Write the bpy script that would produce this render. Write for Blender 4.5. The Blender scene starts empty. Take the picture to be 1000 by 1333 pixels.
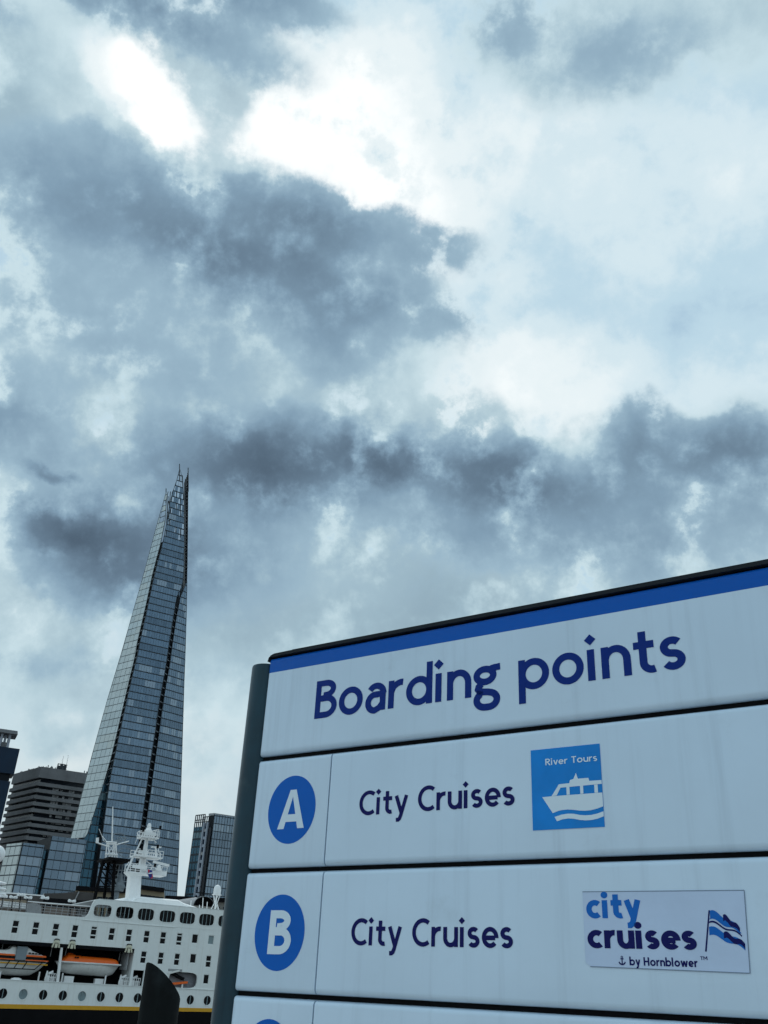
import bpy, math, random
import numpy as np
from mathutils import Vector
random.seed(7)
SC = bpy.context.scene
COL = SC.collection
rad = math.radians

# ------------------------------------------------------------------ camera
F_PX = 1195.13                                   # focal length in pixels of a 1000 x 1333 frame
EYE = np.array([0.0, 0.0, 1.6])
u = np.array([.0992095, 1.90004647, -1.0]); u /= np.linalg.norm(u)
fw = np.array([0, 0, -1.0]); yy = fw - fw.dot(u) * u; yy /= np.linalg.norm(yy)
RM = np.array([np.cross(yy, u), yy, u])          # world from camera
cd = bpy.data.cameras.new('camera'); cam = bpy.data.objects.new('camera', cd); COL.objects.link(cam)
cd.sensor_fit = 'VERTICAL'; cd.sensor_height = 24.0; cd.lens = 24.0 * F_PX / 1333.0
cd.clip_start = .05; cd.clip_end = 20000
from mathutils import Matrix
M4 = Matrix([[float(RM[r][c]) for c in range(3)] + [float(EYE[r])] for r in range(3)] + [[0, 0, 0, 1]])
cam.matrix_world = M4
SC.camera = cam
SC.render.resolution_x, SC.render.resolution_y = 768, 1024
SC.view_settings.view_transform = 'Standard'; SC.view_settings.look = 'None'
SC.view_settings.exposure = 0.0; SC.view_settings.gamma = 1.0
SC.cycles.use_denoising = True
SC.cycles.use_adaptive_sampling = True; SC.cycles.adaptive_threshold = .02; SC.cycles.adaptive_min_samples = 12
SC.cycles.max_bounces = 6; SC.cycles.diffuse_bounces = 3; SC.cycles.glossy_bounces = 4

def D(x, y):
    return RM @ np.array([x - 500.0, 666.5 - y, -F_PX])
def azel(x, y):
    d = D(x, y); return math.degrees(math.atan2(d[0], d[1])), math.degrees(math.atan2(d[2], math.hypot(d[0], d[1])))
def at_dist(x, y, h):
    d = D(x, y); return EYE + d * h / math.hypot(d[0], d[1])
def on_plane(x, y, o, n):
    d = D(x, y); return EYE + d * ((o - EYE) @ n) / (d @ n)

SUN_AZ, SUN_EL = azel(285, 130)

# ------------------------------------------------------------------ world: sky and clouds
W = bpy.data.worlds.new('World'); SC.world = W; W.use_nodes = True
nt = W.node_tree; nt.nodes.clear()
class NG:
    """small node-graph helper"""
    def __init__(s, tree): s.t = tree
    def n(s, typ, **kw):
        nd = s.t.nodes.new(typ)
        for k, v in kw.items(): setattr(nd, k, v)
        return nd
    def put(s, sock, v):
        if hasattr(v, 'is_output'): s.t.links.new(v, sock)
        elif v is not None: sock.default_value = v
    def math(s, op, a, b=None, c=None, clamp=False):
        nd = s.n('ShaderNodeMath', operation=op, use_clamp=clamp)
        s.put(nd.inputs[0], a); s.put(nd.inputs[1], b); s.put(nd.inputs[2], c)
        return nd.outputs[0]
    def vec(s, op, a, b=None, sc=None):
        nd = s.n('ShaderNodeVectorMath', operation=op)
        s.put(nd.inputs[0], a); s.put(nd.inputs[1], b)
        if sc is not None: s.put(nd.inputs['Scale'], sc)
        return nd.outputs['Value'] if op in ('LENGTH', 'DOT_PRODUCT') else nd.outputs[0]
    def noise(s, v, scale, detail=6, rough=.55, dist=0.0, col=False):
        nd = s.n('ShaderNodeTexNoise'); s.put(nd.inputs['Vector'], v)
        nd.inputs['Scale'].default_value = scale; nd.inputs['Detail'].default_value = detail
        nd.inputs['Roughness'].default_value = rough; nd.inputs['Distortion'].default_value = dist
        return nd.outputs['Color' if col else 'Fac']
    def mapr(s, v, a, b, c=0.0, d=1.0, kind='SMOOTHSTEP'):
        nd = s.n('ShaderNodeMapRange', interpolation_type=kind)
        s.put(nd.inputs[0], v)
        for i, q in enumerate((a, b, c, d)): s.put(nd.inputs[i + 1], q)
        return nd.outputs[0]
    def ramp(s, v, stops, interp='EASE'):
        nd = s.n('ShaderNodeValToRGB'); s.put(nd.inputs[0], v)
        cr = nd.color_ramp; cr.interpolation = interp
        while len(cr.elements) < len(stops): cr.elements.new(.5)
        for e, (p, c) in zip(cr.elements, stops): e.position = p; e.color = (*c, 1)
        return nd.outputs[0]
    def mix(s, f, a, b, kind='MIX'):
        nd = s.n('ShaderNodeMix', data_type='RGBA', blend_type=kind)
        s.put(nd.inputs[0], f)
        for sock, v in ((nd.inputs[6], a), (nd.inputs[7], b)):
            s.put(sock, (*v, 1) if isinstance(v, tuple) and len(v) == 3 else v)
        return nd.outputs[2]
g = NG(nt)
tc = g.n('ShaderNodeTexCoord')
dirv = g.vec('NORMALIZE', tc.outputs['Generated'])
sep = g.n('ShaderNodeSeparateXYZ'); g.put(sep.inputs[0], dirv)
az = g.math('MULTIPLY', g.math('ARCTAN2', sep.outputs[0], sep.outputs[1]), 57.29578)
el = g.math('MULTIPLY', g.math('ARCSINE', sep.outputs[2]), 57.29578)
cmb = g.n('ShaderNodeCombineXYZ'); g.put(cmb.inputs[0], az); g.put(cmb.inputs[1], el)
chart = cmb.outputs[0]                            # azimuth / elevation in degrees
# turbulence that tears the cloud outlines
t1 = g.vec('SUBTRACT', g.noise(dirv, 5.0, 2, .5, col=True), (.5, .5, .5))
t2 = g.vec('SUBTRACT', g.noise(dirv, 15.0, 6, .60, col=True), (.5, .5, .5))
cw = g.vec('ADD', chart, g.vec('ADD', g.vec('SCALE', t1, sc=3.0), g.vec('SCALE', t2, sc=4.0)))
cws = g.vec('ADD', chart, g.vec('ADD', g.vec('SCALE', t1, sc=3.5), g.vec('SCALE', t2, sc=3.6)))
def blobs(vecsock, lst):
    """sum of soft elliptical cloud masses; each given by the spot it has in the sky"""
    acc = None
    for ib, (px, py, rx, ry, amp) in enumerate(lst):
        if ib and ib % 6 == 0:                   # tie each batch to the one before, so the shader needs little memory
            nd = g.n('ShaderNodeVectorMath', operation='MULTIPLY_ADD'); g.put(nd.inputs[0], acc); nd.inputs[1].default_value = (1e-6,) * 3; g.put(nd.inputs[2], vecsock); vecsock = nd.outputs[0]
        a0, e0 = azel(px, py); al, _ = azel(px - rx, py); ar, _ = azel(px + rx, py)
        _, et = azel(px, py - ry); _, eb = azel(px, py + ry)
        m = g.n('ShaderNodeMapping', vector_type='TEXTURE'); g.put(m.inputs[0], vecsock)
        m.inputs['Location'].default_value = (a0, e0, 0)
        m.inputs['Scale'].default_value = ((ar - al) / 2 * 1.45, (et - eb) / 2 * 1.45, 1)
        m.inputs['Rotation'].default_value = (0, 0, rad(-3))
        r = g.vec('LENGTH', m.outputs[0])
        v = g.mapr(r, 1.5, .05, 0.0, amp)
        acc = v if acc is None else g.math('ADD', acc, v)
    return acc
WHITE = [(185, 120, 78, 52, .70), (280, 150, 220, 110, .28), (110, 165, 40, 24, .8), (225, 160, 40, 30, .7), (190, 90, 40, 30, .4), (410, 190, 110, 85, .68), (330, 225, 80, 45, .8), (430, 110, 80, 80, .3), (310, 265, 60, 16, .8), (450, 250, 50, 25, .6),
         (300, 90, 80, 70, .35), (520, 60, 70, 90, .45), (620, 210, 130, 110, .35), (530, 270, 90, 45, .4), (700, 500, 190, 50, .42), (610, 550, 110, 40, .5),
         (870, 330, 90, 45, .25), (960, 190, 60, 60, .2), (560, 360, 90, 50, .35), (650, 460, 90, 40, .3), (800, 180, 160, 60, .15),
         (15, 630, 55, 30, .5), (15, 720, 60, 45, .6), (60, 790, 60, 40, .3), (480, 690, 55, 28, .6), (545, 640, 22, 40, .5), (655, 775, 22, 26, .75), (470, 750, 50, 25, .25),
         (255, 950, 60, 40, .55), (160, 905, 60, 30, .4), (20, 790, 40, 30, .4), (150, 950, 80, 50, .2), (270, 1060, 60, 40, .3), (170, 610, 50, 40, .3), (30, 600, 50, 30, .3), (60, 1000, 60, 50, .2)]
MID = [(100, 170, 50, 20, -.3), (220, 165, 50, 25, -.4), (770, 340, 260, 170, -.35), (560, 230, 120, 120, -.2), (165, 120, 85, 48, -.65), (400, 190, 110, 60, -.4), (190, 390, 335, 170, 1.15), (40, 230, 130, 140, .6), (200, 220, 110, 50, .35), (420, 350, 130, 80, .4), (330, 700, 340, 135, 1.15), (800, 700, 340, 110, 1.15), (700, 640, 120, 45, .4), (620, 720, 110, 70, .3), (560, 800, 420, 80, .5), (640, 640, 70, 60, .3),
       (830, 60, 240, 100, .55), (150, -5, 300, 45, .55), (40, 120, 70, 70, .35), (278, 105, 38, 70, .65), (20, 60, 90, 80, .4), (640, 20, 70, 60, .3), (60, 560, 120, 60, .5), (260, 880, 320, 70, .45), (50, 870, 120, 36, .4), (300, 1010, 90, 30, .35), (60, 960, 90, 24, .3), (120, 720, 130, 80, .4), (520, 600, 60, 40, .4)]
DARK = [(220, 400, 330, 165, .24), (40, 300, 130, 130, .14), (320, 710, 280, 115, .20), (800, 690, 310, 95, .24), (175, 125, 85, 45, -.4), (90, -58, 240, 48, .80), (330, -22, 110, 34, .62), (0, 20, 60, 40, .3), (655, 22, 48, 40, .42), (770, 70, 90, 60, .22), (900, 70, 110, 70, .18),
        (180, 250, 100, 62, .46), (280, 300, 90, 45, .22), (50, 270, 90, 50, .25), (400, 335, 125, 60, .36), (420, 285, 90, 22, .30), (330, 370, 120, 50, .2), (120, 440, 130, 50, .22),
        (8, 545, 75, 50, .60), (460, 420, 60, 50, .22), (590, 322, 45, 24, .32), (590, 425, 40, 22, .30),
        (300, 605, 80, 38, .55), (420, 592, 95, 40, .66), (508, 604, 42, 22, .55), (350, 640, 140, 38, .26), (120, 712, 95, 52, .72), (72, 690, 50, 22, .50), (165, 770, 75, 42, .38), (215, 690, 80, 40, .2),
        (330, 740, 150, 50, .12), (78, 607, 26, 8, .42), (640, 606, 62, 36, .50), (735, 622, 110, 30, .42), (832, 554, 32, 36, .46), (925, 584, 70, 26, .40), (800, 670, 280, 70, .20), (985, 612, 60, 30, .36),
        (620, 690, 70, 40, .16), (850, 690, 160, 50, .16), (60, 862, 90, 26, .28), (290, 890, 70, 30, .2)]
fine = g.math('SUBTRACT', g.noise(dirv, 6.0, 7, .56), .5)
finer = g.math('SUBTRACT', g.noise(dirv, 20.0, 6, .60, .2), .5)
broad = g.math('SUBTRACT', g.noise(dirv, 2.2, 2, .5), .5)
# veil of high bright cloud over thin blue
bw = blobs(cws, WHITE)
def after(vecsock, dep):
    nd = g.n('ShaderNodeVectorMath', operation='MULTIPLY_ADD'); g.put(nd.inputs[0], dep); nd.inputs[1].default_value = (1e-6,) * 3; g.put(nd.inputs[2], vecsock); return nd.outputs[0]
wv = g.math('ADD', bw, g.math('MULTIPLY_ADD', fine, 1.3, .36))
wv = g.math('MULTIPLY_ADD', finer, .55, wv)
veil = g.ramp(g.math('MULTIPLY', wv, .62), [(0.0, (.40, .585, .735)), (.20, (.51, .69, .80)), (.38, (.66, .80, .865)), (.60, (.81, .90, .93)), (.95, (1.02, 1.05, 1.05))])
sky = g.n('ShaderNodeTexSky', sky_type='NISHITA'); sky.sun_disc = False
sky.sun_elevation = rad(SUN_EL); sky.sun_rotation = rad(SUN_AZ)
clear = g.vec('SCALE', sky.outputs[0], sc=.075)
veilmix = g.mapr(wv, -.25, .35, .72, 1.0)
base = g.mix(veilmix, clear, veil)
# towards the horizon the air turns the pale cloud cream
base = g.mix(g.mapr(el, 26.0, 4.0, 0.0, .62), base, (.60, .685, .70))
# a soft grey sheet, and lower, thicker lumps in it
bm = blobs(after(cws, bw), MID)
md = g.math('ADD', bm, g.math('ADD', g.math('MULTIPLY', fine, .60), g.math('MULTIPLY_ADD', broad, .7, .03)))
md = g.math('MULTIPLY_ADD', finer, .16, md)
sheet = g.ramp(g.math('MULTIPLY_ADD', finer, .35, g.math('MULTIPLY_ADD', fine, 1.0, g.math('MULTIPLY', md, .33))), [(.08, (.59, .745, .805)), (.30, (.45, .605, .68)), (.50, (.335, .475, .56)), (.75, (.24, .35, .43))], 'LINEAR')
base = g.mix(g.mapr(md, .14, .52, 0.0, .94), base, sheet)
dn = g.math('ADD', blobs(after(cw, bm), DARK), g.math('ADD', g.math('MULTIPLY', fine, .50), g.math('MULTIPLY', broad, .2)))
dn = g.math('MULTIPLY_ADD', finer, .15, dn)
alpha = g.mapr(dn, .13, .38)
body = g.math('ADD', g.math('MULTIPLY', dn, .60), g.math('MULTIPLY', fine, .25))
grey = g.ramp(body, [(.05, (.46, .625, .715)), (.20, (.33, .48, .59)), (.38, (.225, .345, .455)), (.60, (.138, .212, .292)), (.95, (.070, .108, .155))], 'LINEAR')
cloud = g.mix(alpha, base, grey)
# below the horizon the sheet of ground hides everything; keep a plain grey there
below = g.mapr(el, -4.0, -1.0)
cloud = g.mix(below, (.2, .22, .24), cloud)
bg = g.n('ShaderNodeBackground'); g.put(bg.inputs[0], cloud); bg.inputs[1].default_value = 1.0
out = g.n('ShaderNodeOutputWorld'); nt.links.new(bg.outputs[0], out.inputs[0])
W.cycles.sampling_method = 'MANUAL'; W.cycles.sample_map_resolution = 512

# ------------------------------------------------------------------ sun (veiled by cloud)
sl = bpy.data.lights.new('sun', 'SUN'); sl.energy = 1.1; sl.angle = rad(12); sl.color = (1.0, .96, .90)
so = bpy.data.objects.new('sun', sl); COL.objects.link(so)
sd = Vector((math.sin(rad(SUN_AZ)) * math.cos(rad(SUN_EL)), math.cos(rad(SUN_AZ)) * math.cos(rad(SUN_EL)), math.sin(rad(SUN_EL))))
so.rotation_euler = sd.to_track_quat('Z', 'Y').to_euler()

# ------------------------------------------------------------------ materials
def mat(name, col, rough=.6, metal=0.0, var=.12, scale=3.0, bump=0.0, coat=0.0, streak=None, spec=.5, dirt=None):
    m = bpy.data.materials.new(name); m.use_nodes = True
    q = NG(m.node_tree); b = m.node_tree.nodes['Principled BSDF']
    t = q.n('ShaderNodeTexCoord').outputs['Object']
    n1 = q.noise(t, scale, 7, .6)
    f = q.mapr(n1, .3, .7, 1 - var, 1 + var, 'LINEAR')
    c = q.vec('SCALE', col, sc=f)
    if streak:                                   # vertical run-off marks
        mp = q.n('ShaderNodeMapping'); q.put(mp.inputs[0], t); mp.inputs['Scale'].default_value = (streak[0], streak[0], streak[1])
        n2 = q.noise(mp.outputs[0], 1.0, 6, .62)
        c = q.mix(q.mapr(n2, .50, .78, 0, streak[2]), c, streak[3])
    if dirt:
        n3 = q.noise(t, dirt[0], 8, .68)
        c = q.mix(q.mapr(n3, dirt[1], dirt[1] + .18, 0, dirt[2]), c, dirt[3])
    q.put(b.inputs['Base Color'], c)
    q.put(b.inputs['Roughness'], q.mapr(n1, .3, .7, max(.02, rough - .06), rough + .06, 'LINEAR'))
    b.inputs['Metallic'].default_value = metal; b.inputs['Coat Weight'].default_value = coat
    b.inputs['Specular IOR Level'].default_value = spec
    if bump:
        bp = q.n('ShaderNodeBump'); bp.inputs['Strength'].default_value = bump; bp.inputs['Distance'].default_value = .02
        q.put(bp.inputs['Height'], n1); q.put(b.inputs['Normal'], bp.outputs[0])
    return m
def glass(name, col, blind, metal=.85, rough=.06, var=.35, blinds=.16):
    """coated facade glass; every pane has its own tint and some have blinds down"""
    m = bpy.data.materials.new(name); m.use_nodes = True
    q = NG(m.node_tree); b = m.node_tree.nodes['Principled BSDF']
    at = q.n('ShaderNodeAttribute', attribute_name='pane').outputs['Fac']
    f = q.mapr(at, 0, 1, 1 - var, 1 + var, 'LINEAR')
    c = q.vec('SCALE', col, sc=f)
    bl = q.math('GREATER_THAN', at, 1 - blinds)
    c = q.mix(q.math('MULTIPLY', bl, .75), c, blind)
    q.put(b.inputs['Base Color'], c)
    q.put(b.inputs['Metallic'], q.mapr(bl, 0, 1, metal, metal * .35, 'LINEAR'))
    q.put(b.inputs['Roughness'], q.mapr(bl, 0, 1, rough, rough + .12, 'LINEAR'))
    return m
MT = dict(
    enamel=mat('pale_enamel', (.58, .72, .86), .22, var=.06, scale=2.2, streak=(26, 1.2, .32, (.33, .43, .54)), dirt=(5, .56, .30, (.36, .45, .53)), bump=.015, spec=.5, coat=.25),
    band=mat('blue_band', (.003, .100, .46), .35, var=.05, spec=.15),
    roundel=mat('roundel_blue', (.003, .115, .50), .4, var=.06, spec=.15),
    navy=mat('navy_lettering', (.003, .026, .20), .45, var=.06, spec=.12),
    indigo=mat('dark_lettering', (.006, .008, .10), .45, var=.06, spec=.12),
    edge=mat('sticker_edge', (.16, .22, .32), .5),
    pale=mat('pale_lettering', (.66, .78, .88), .4, var=.03),
    stick_blue=mat('sticker_blue', (.006, .22, .66), .35, var=.14, scale=9, spec=.2),
    stick_pale=mat('sticker_pale', (.50, .62, .82), .18, var=.05, scale=12, bump=.05),
    stick_mid=mat('sticker_mid_blue', (.004, .13, .50), .4, var=.1, spec=.2),
    gasket=mat('black_gasket', (.005, .005, .006), .8, spec=.1),
    trim=mat('charcoal_trim', (.014, .018, .024), .6, var=.2, scale=30, spec=.15),
    post=mat('post_paint', (.006, .034, .052), .40, var=.35, scale=6, streak=(40, 2, .5, (.003, .012, .02)), dirt=(9, .58, .5, (.03, .06, .075)), bump=.03, spec=.3),
    shipwhite=mat('ship_white', (.78, .81, .80), .5, var=.035, scale=.8, streak=(2.6, .12, .42, (.50, .46, .38)), dirt=(.6, .60, .25, (.58, .59, .55)), spec=.3),
    mastwhite=mat('mast_white', (.82, .83, .83), .45, var=.04),
    black=mat('hull_black', (.006, .006, .007), .75, var=.3, scale=.6, spec=.08),
    yellow=mat('stripe_yellow', (.62, .31, .004), .45, var=.08),
    dark=mat('dark_paint_recess_shade', (.008, .008, .010), .85, var=.3, spec=.08),  # plain near-black paint; on the boat recess it stands for shade
    shipgrey=mat('deck_grey', (.30, .31, .32), .6),
    shipglass=mat('cabin_glass', (.005, .006, .008), .15, var=.4, scale=.7, spec=.10),
    shipblind=mat('cabin_blind', (.20, .27, .29), .4, var=.1),
    orange=mat('boat_orange', (.84, .13, .005), .5, var=.10, scale=3),
    boatwhite=mat('boat_white', (.74, .74, .72), .4, var=.05, streak=(4, .6, .35, (.45, .43, .38))),
    lavender=mat('opening_grey', (.20, .205, .23), .6),
    lampbeige=mat('lamp_beige', (.62, .60, .46), .5),
    teak=mat('rail_brown', (.16, .13, .11), .6),
    belfast=mat('warship_grey', (.20, .24, .27), .6, var=.1, scale=.3),
    iron=mat('mast_black', (.005, .005, .006), .75, spec=.08),
    canvas=mat('slate_brown_roof', (.060, .054, .052), .75, var=.25, scale=.15),
    stone=mat('tan_stone', (.30, .245, .165), .8, var=.15, scale=.2),
    stone2=mat('grey_stone', (.26, .25, .23), .8, var=.15, scale=.2),
    concrete=mat('grey_concrete', (.15, .155, .163), .8, var=.18, scale=.12, streak=(.5, .05, .5, (.08, .08, .082)), spec=.2),
    darkglass=mat('dark_glazing', (.006, .010, .016), .2, var=.4, scale=.1, spec=.2),
    navyclad=mat('navy_cladding', (.008, .024, .050), .5, var=.2, scale=.08, spec=.2),
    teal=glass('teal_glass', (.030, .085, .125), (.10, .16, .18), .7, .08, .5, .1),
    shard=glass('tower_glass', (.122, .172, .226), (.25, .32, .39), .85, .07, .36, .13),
    shardL=glass('bright_reflection_glass', (.40, .445, .45), (.47, .52, .51), .9, .07, .14, .08),  # tower glass made paler: the bright reflected sky is put into its colour
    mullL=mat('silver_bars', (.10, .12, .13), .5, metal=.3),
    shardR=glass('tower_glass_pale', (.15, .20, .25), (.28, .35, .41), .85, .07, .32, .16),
    mull=mat('facade_bars', (.028, .038, .048), .5, metal=.2, spec=.2),
    core=mat('tower_core', (.006, .009, .013), .6, spec=.15),
    steel=mat('crown_steel', (.035, .045, .055), .5, metal=.3),
    slab=mat('slab_edge', (.10, .12, .14), .6),
    fin=mat('pale_fins', (.30, .34, .40), .5),
    pile=mat('pile_steel', (.006, .008, .009), .7, var=.4, scale=2.0, dirt=(1.4, .52, .45, (.026, .034, .038)), streak=(6, .5, .35, (.014, .024, .024)), bump=.25, spec=.12),
    quay=mat('quay_concrete', (.30, .29, .27), .85, var=.2, scale=1.2, bump=.2),
    land=mat('bank_paving', (.22, .21, .20), .85, var=.2, scale=.05),
    flagred=mat('flag_red', (.5, .01, .02), .6), flagblue=mat('flag_blue', (.01, .02, .18), .6),
)
mw = mat('river_water', (.045, .048, .038), .12, var=.2, scale=.05, bump=0)
q = NG(mw.node_tree); bp = q.n('ShaderNodeBump'); bp.inputs['Strength'].default_value = .5; bp.inputs['Distance'].default_value = .12
q.put(bp.inputs['Height'], q.noise(q.n('ShaderNodeTexCoord').outputs['Object'], .7, 6, .6)); q.put(mw.node_tree.nodes['Principled BSDF'].inputs['Normal'], bp.outputs[0])
MT['water'] = mw

# ------------------------------------------------------------------ mesh helpers
class MB:
    def __init__(s, T=None): s.v = []; s.f = []; s.T = T or (lambda p: p); s.att = []
    def add(s, pts, faces):
        b = len(s.v); s.v += [tuple(float(c) for c in s.T(p)) for p in pts]; s.f += [tuple(b + i for i in f) for f in faces]
        return s
    def quad(s, a, b, c, d, att=None):
        s.add([a, b, c, d], [(0, 1, 2, 3)]); s.att.append(att); return s
    def box(s, x0, x1, y0, y1, z0, z1):
        p = [(x, y, z) for z in (z0, z1) for y in (y0, y1) for x in (x0, x1)]
        return s.add(p, [(0, 2, 3, 1), (4, 5, 7, 6), (0, 1, 5, 4), (2, 6, 7, 3), (0, 4, 6, 2), (1, 3, 7, 5)])
    def obox(s, a, b, w, h, upv=(0, 0, 1)):
        """bar of width w, height h from a to b"""
        a, b = Vector(a), Vector(b); d = (b - a).normalized(); r = d.cross(Vector(upv))
        if r.length < 1e-4: r = d.cross(Vector((0, 1, 0)))
        r.normalize(); n = r.cross(d); p = []
        for e in (a, b):
            for i, j in ((-1, -1), (1, -1), (1, 1), (-1, 1)): p.append(tuple(e + r * i * w / 2 + n * j * h / 2))
        return s.add(p, [(0, 1, 2, 3), (7, 6, 5, 4), (0, 4, 5, 1), (1, 5, 6, 2), (2, 6, 7, 3), (3, 7, 4, 0)])
    def tube(s, a, b, r, r2=None, n=8):
        a, b = Vector(a), Vector(b); r2 = r if r2 is None else r2; d = (b - a).normalized()
        x = d.orthogonal().normalized(); y = d.cross(x); p = []
        for e, q in ((a, r), (b, r2)):
            for i in range(n):
                t = 2 * math.pi * i / n; p.append(tuple(e + x * q * math.cos(t) + y * q * math.sin(t)))
        return s.add(p, [(i, (i + 1) % n, n + (i + 1) % n, n + i) for i in range(n)] + [tuple(range(n - 1, -1, -1)), tuple(range(n, 2 * n))])
    def lathe(s, c, prof, n=20, axis='z', sx=1, sy=1):
        p = []; k = len(prof)
        for (r, z) in prof:
            for i in range(n):
                t = 2 * math.pi * i / n; p.append((c[0] + r * sx * math.cos(t), c[1] + r * sy * math.sin(t), c[2] + z))
        f = [(j * n + i, j * n + (i + 1) % n, (j + 1) * n + (i + 1) % n, (j + 1) * n + i) for j in range(k - 1) for i in range(n)]
        f += [tuple(range(n - 1, -1, -1)), tuple(range((k - 1) * n, k * n))]
        return s.add(p, f)
    def dome(s, c, r, h0=-1.0, n=16, m=9, sz=1.0):
        a0 = math.asin(max(-1, h0)); pr = []
        for j in range(m + 1):
            a = a0 + (math.pi / 2 - a0) * j / m; pr.append((max(r * math.cos(a), r * .004), r * math.sin(a) * sz))
        return s.lathe(c, pr, n)
    def prism(s, poly, y0, y1):
        """poly of (x, z) points extruded from y0 to y1"""
        n = len(poly); p = [(x, y0, z) for x, z in poly] + [(x, y1, z) for x, z in poly]
        return s.add(p, [tuple(range(n - 1, -1, -1)), tuple(range(n, 2 * n))] + [(i, (i + 1) % n, n + (i + 1) % n, n + i) for i in range(n)])
    def plan(s, poly, z0, z1, top=None):
        """poly of (x, y) points extruded from z0 to z1"""
        n = len(poly); top = top or poly; p = [(x, y, z0) for x, y in poly] + [(x, y, z1) for x, y in top]
        return s.add(p, [tuple(range(n - 1, -1, -1)), tuple(range(n, 2 * n))] + [(i, (i + 1) % n, n + (i + 1) % n, n + i) for i in range(n)])
    def loft(s, rings, caps=True):
        n = len(rings[0]); p = [q for r in rings for q in r]
        f = [(j * n + i, j * n + (i + 1) % n, (j + 1) * n + (i + 1) % n, (j + 1) * n + i) for j in range(len(rings) - 1) for i in range(n)]
        if caps: f += [tuple(range(n - 1, -1, -1)), tuple(range((len(rings) - 1) * n, len(rings) * n))]
        return s.add(p, f)
    def build(s, name, m, parent=None, smooth=False, kind=None, label=None, fix=True):
        me = bpy.data.meshes.new(name); me.from_pydata(s.v, [], s.f); me.update()
        if any(a is not None for a in s.att):
            at = me.attributes.new('pane', 'FLOAT', 'FACE')
            at.data.foreach_set('value', [a or 0.0 for a in s.att])
        if fix:
            import bmesh
            bm = bmesh.new(); bm.from_mesh(me); bmesh.ops.recalc_face_normals(bm, faces=bm.faces); bm.to_mesh(me); bm.free()
        if smooth:
            me.polygons.foreach_set('use_smooth', [True] * len(me.polygons))
            try: me.set_sharp_from_angle(angle=rad(40))
            except Exception: pass
        o = bpy.data.objects.new(name, me); COL.objects.link(o); me.materials.append(MT[m] if isinstance(m, str) else m)
        if parent is not None: o.parent = parent
        if kind: o['kind'] = kind
        if label: o['label'] = label
        return o
def thing(name, label, cat, loc=(0, 0, 0), rz=0.0, group=None):
    o = bpy.data.objects.new(name, None); COL.objects.link(o); o.location = [float(c) for c in loc]; o.rotation_euler = (0, 0, rz)
    o.empty_display_size = .2; o['label'] = label; o['category'] = cat
    if group: o['group'] = group
    return o

WATER = -7.0
# ------------------------------------------------------------------ setting
o = MB().box(-9000, 9000, -400, 9000, WATER - .5, WATER).build('river', 'water', kind='structure')
o = MB().box(-80, 80, -90, 5.2, WATER - 1, 0).build('quay', 'quay', kind='structure')
TH_SHIP = 1.05046
SH = np.array([math.sin(TH_SHIP), math.cos(TH_SHIP), 0]); SN = np.array([-SH[1], SH[0], 0])   # along the ship, and away from us
KS = 150 / 115
O_SHIP = EYE + (at_dist(170, 1290, 115) - EYE) * KS
rz_ship = math.atan2(SH[1], SH[0])
land = MB().box(-5000, 5000, 0, 8000, WATER - 2, 0).build('south_bank', 'land', kind='structure')
land.location = tuple(O_SHIP + SN * 80 - np.array([0, 0, O_SHIP[2]])); land.rotation_euler = (0, 0, rz_ship)

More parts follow.
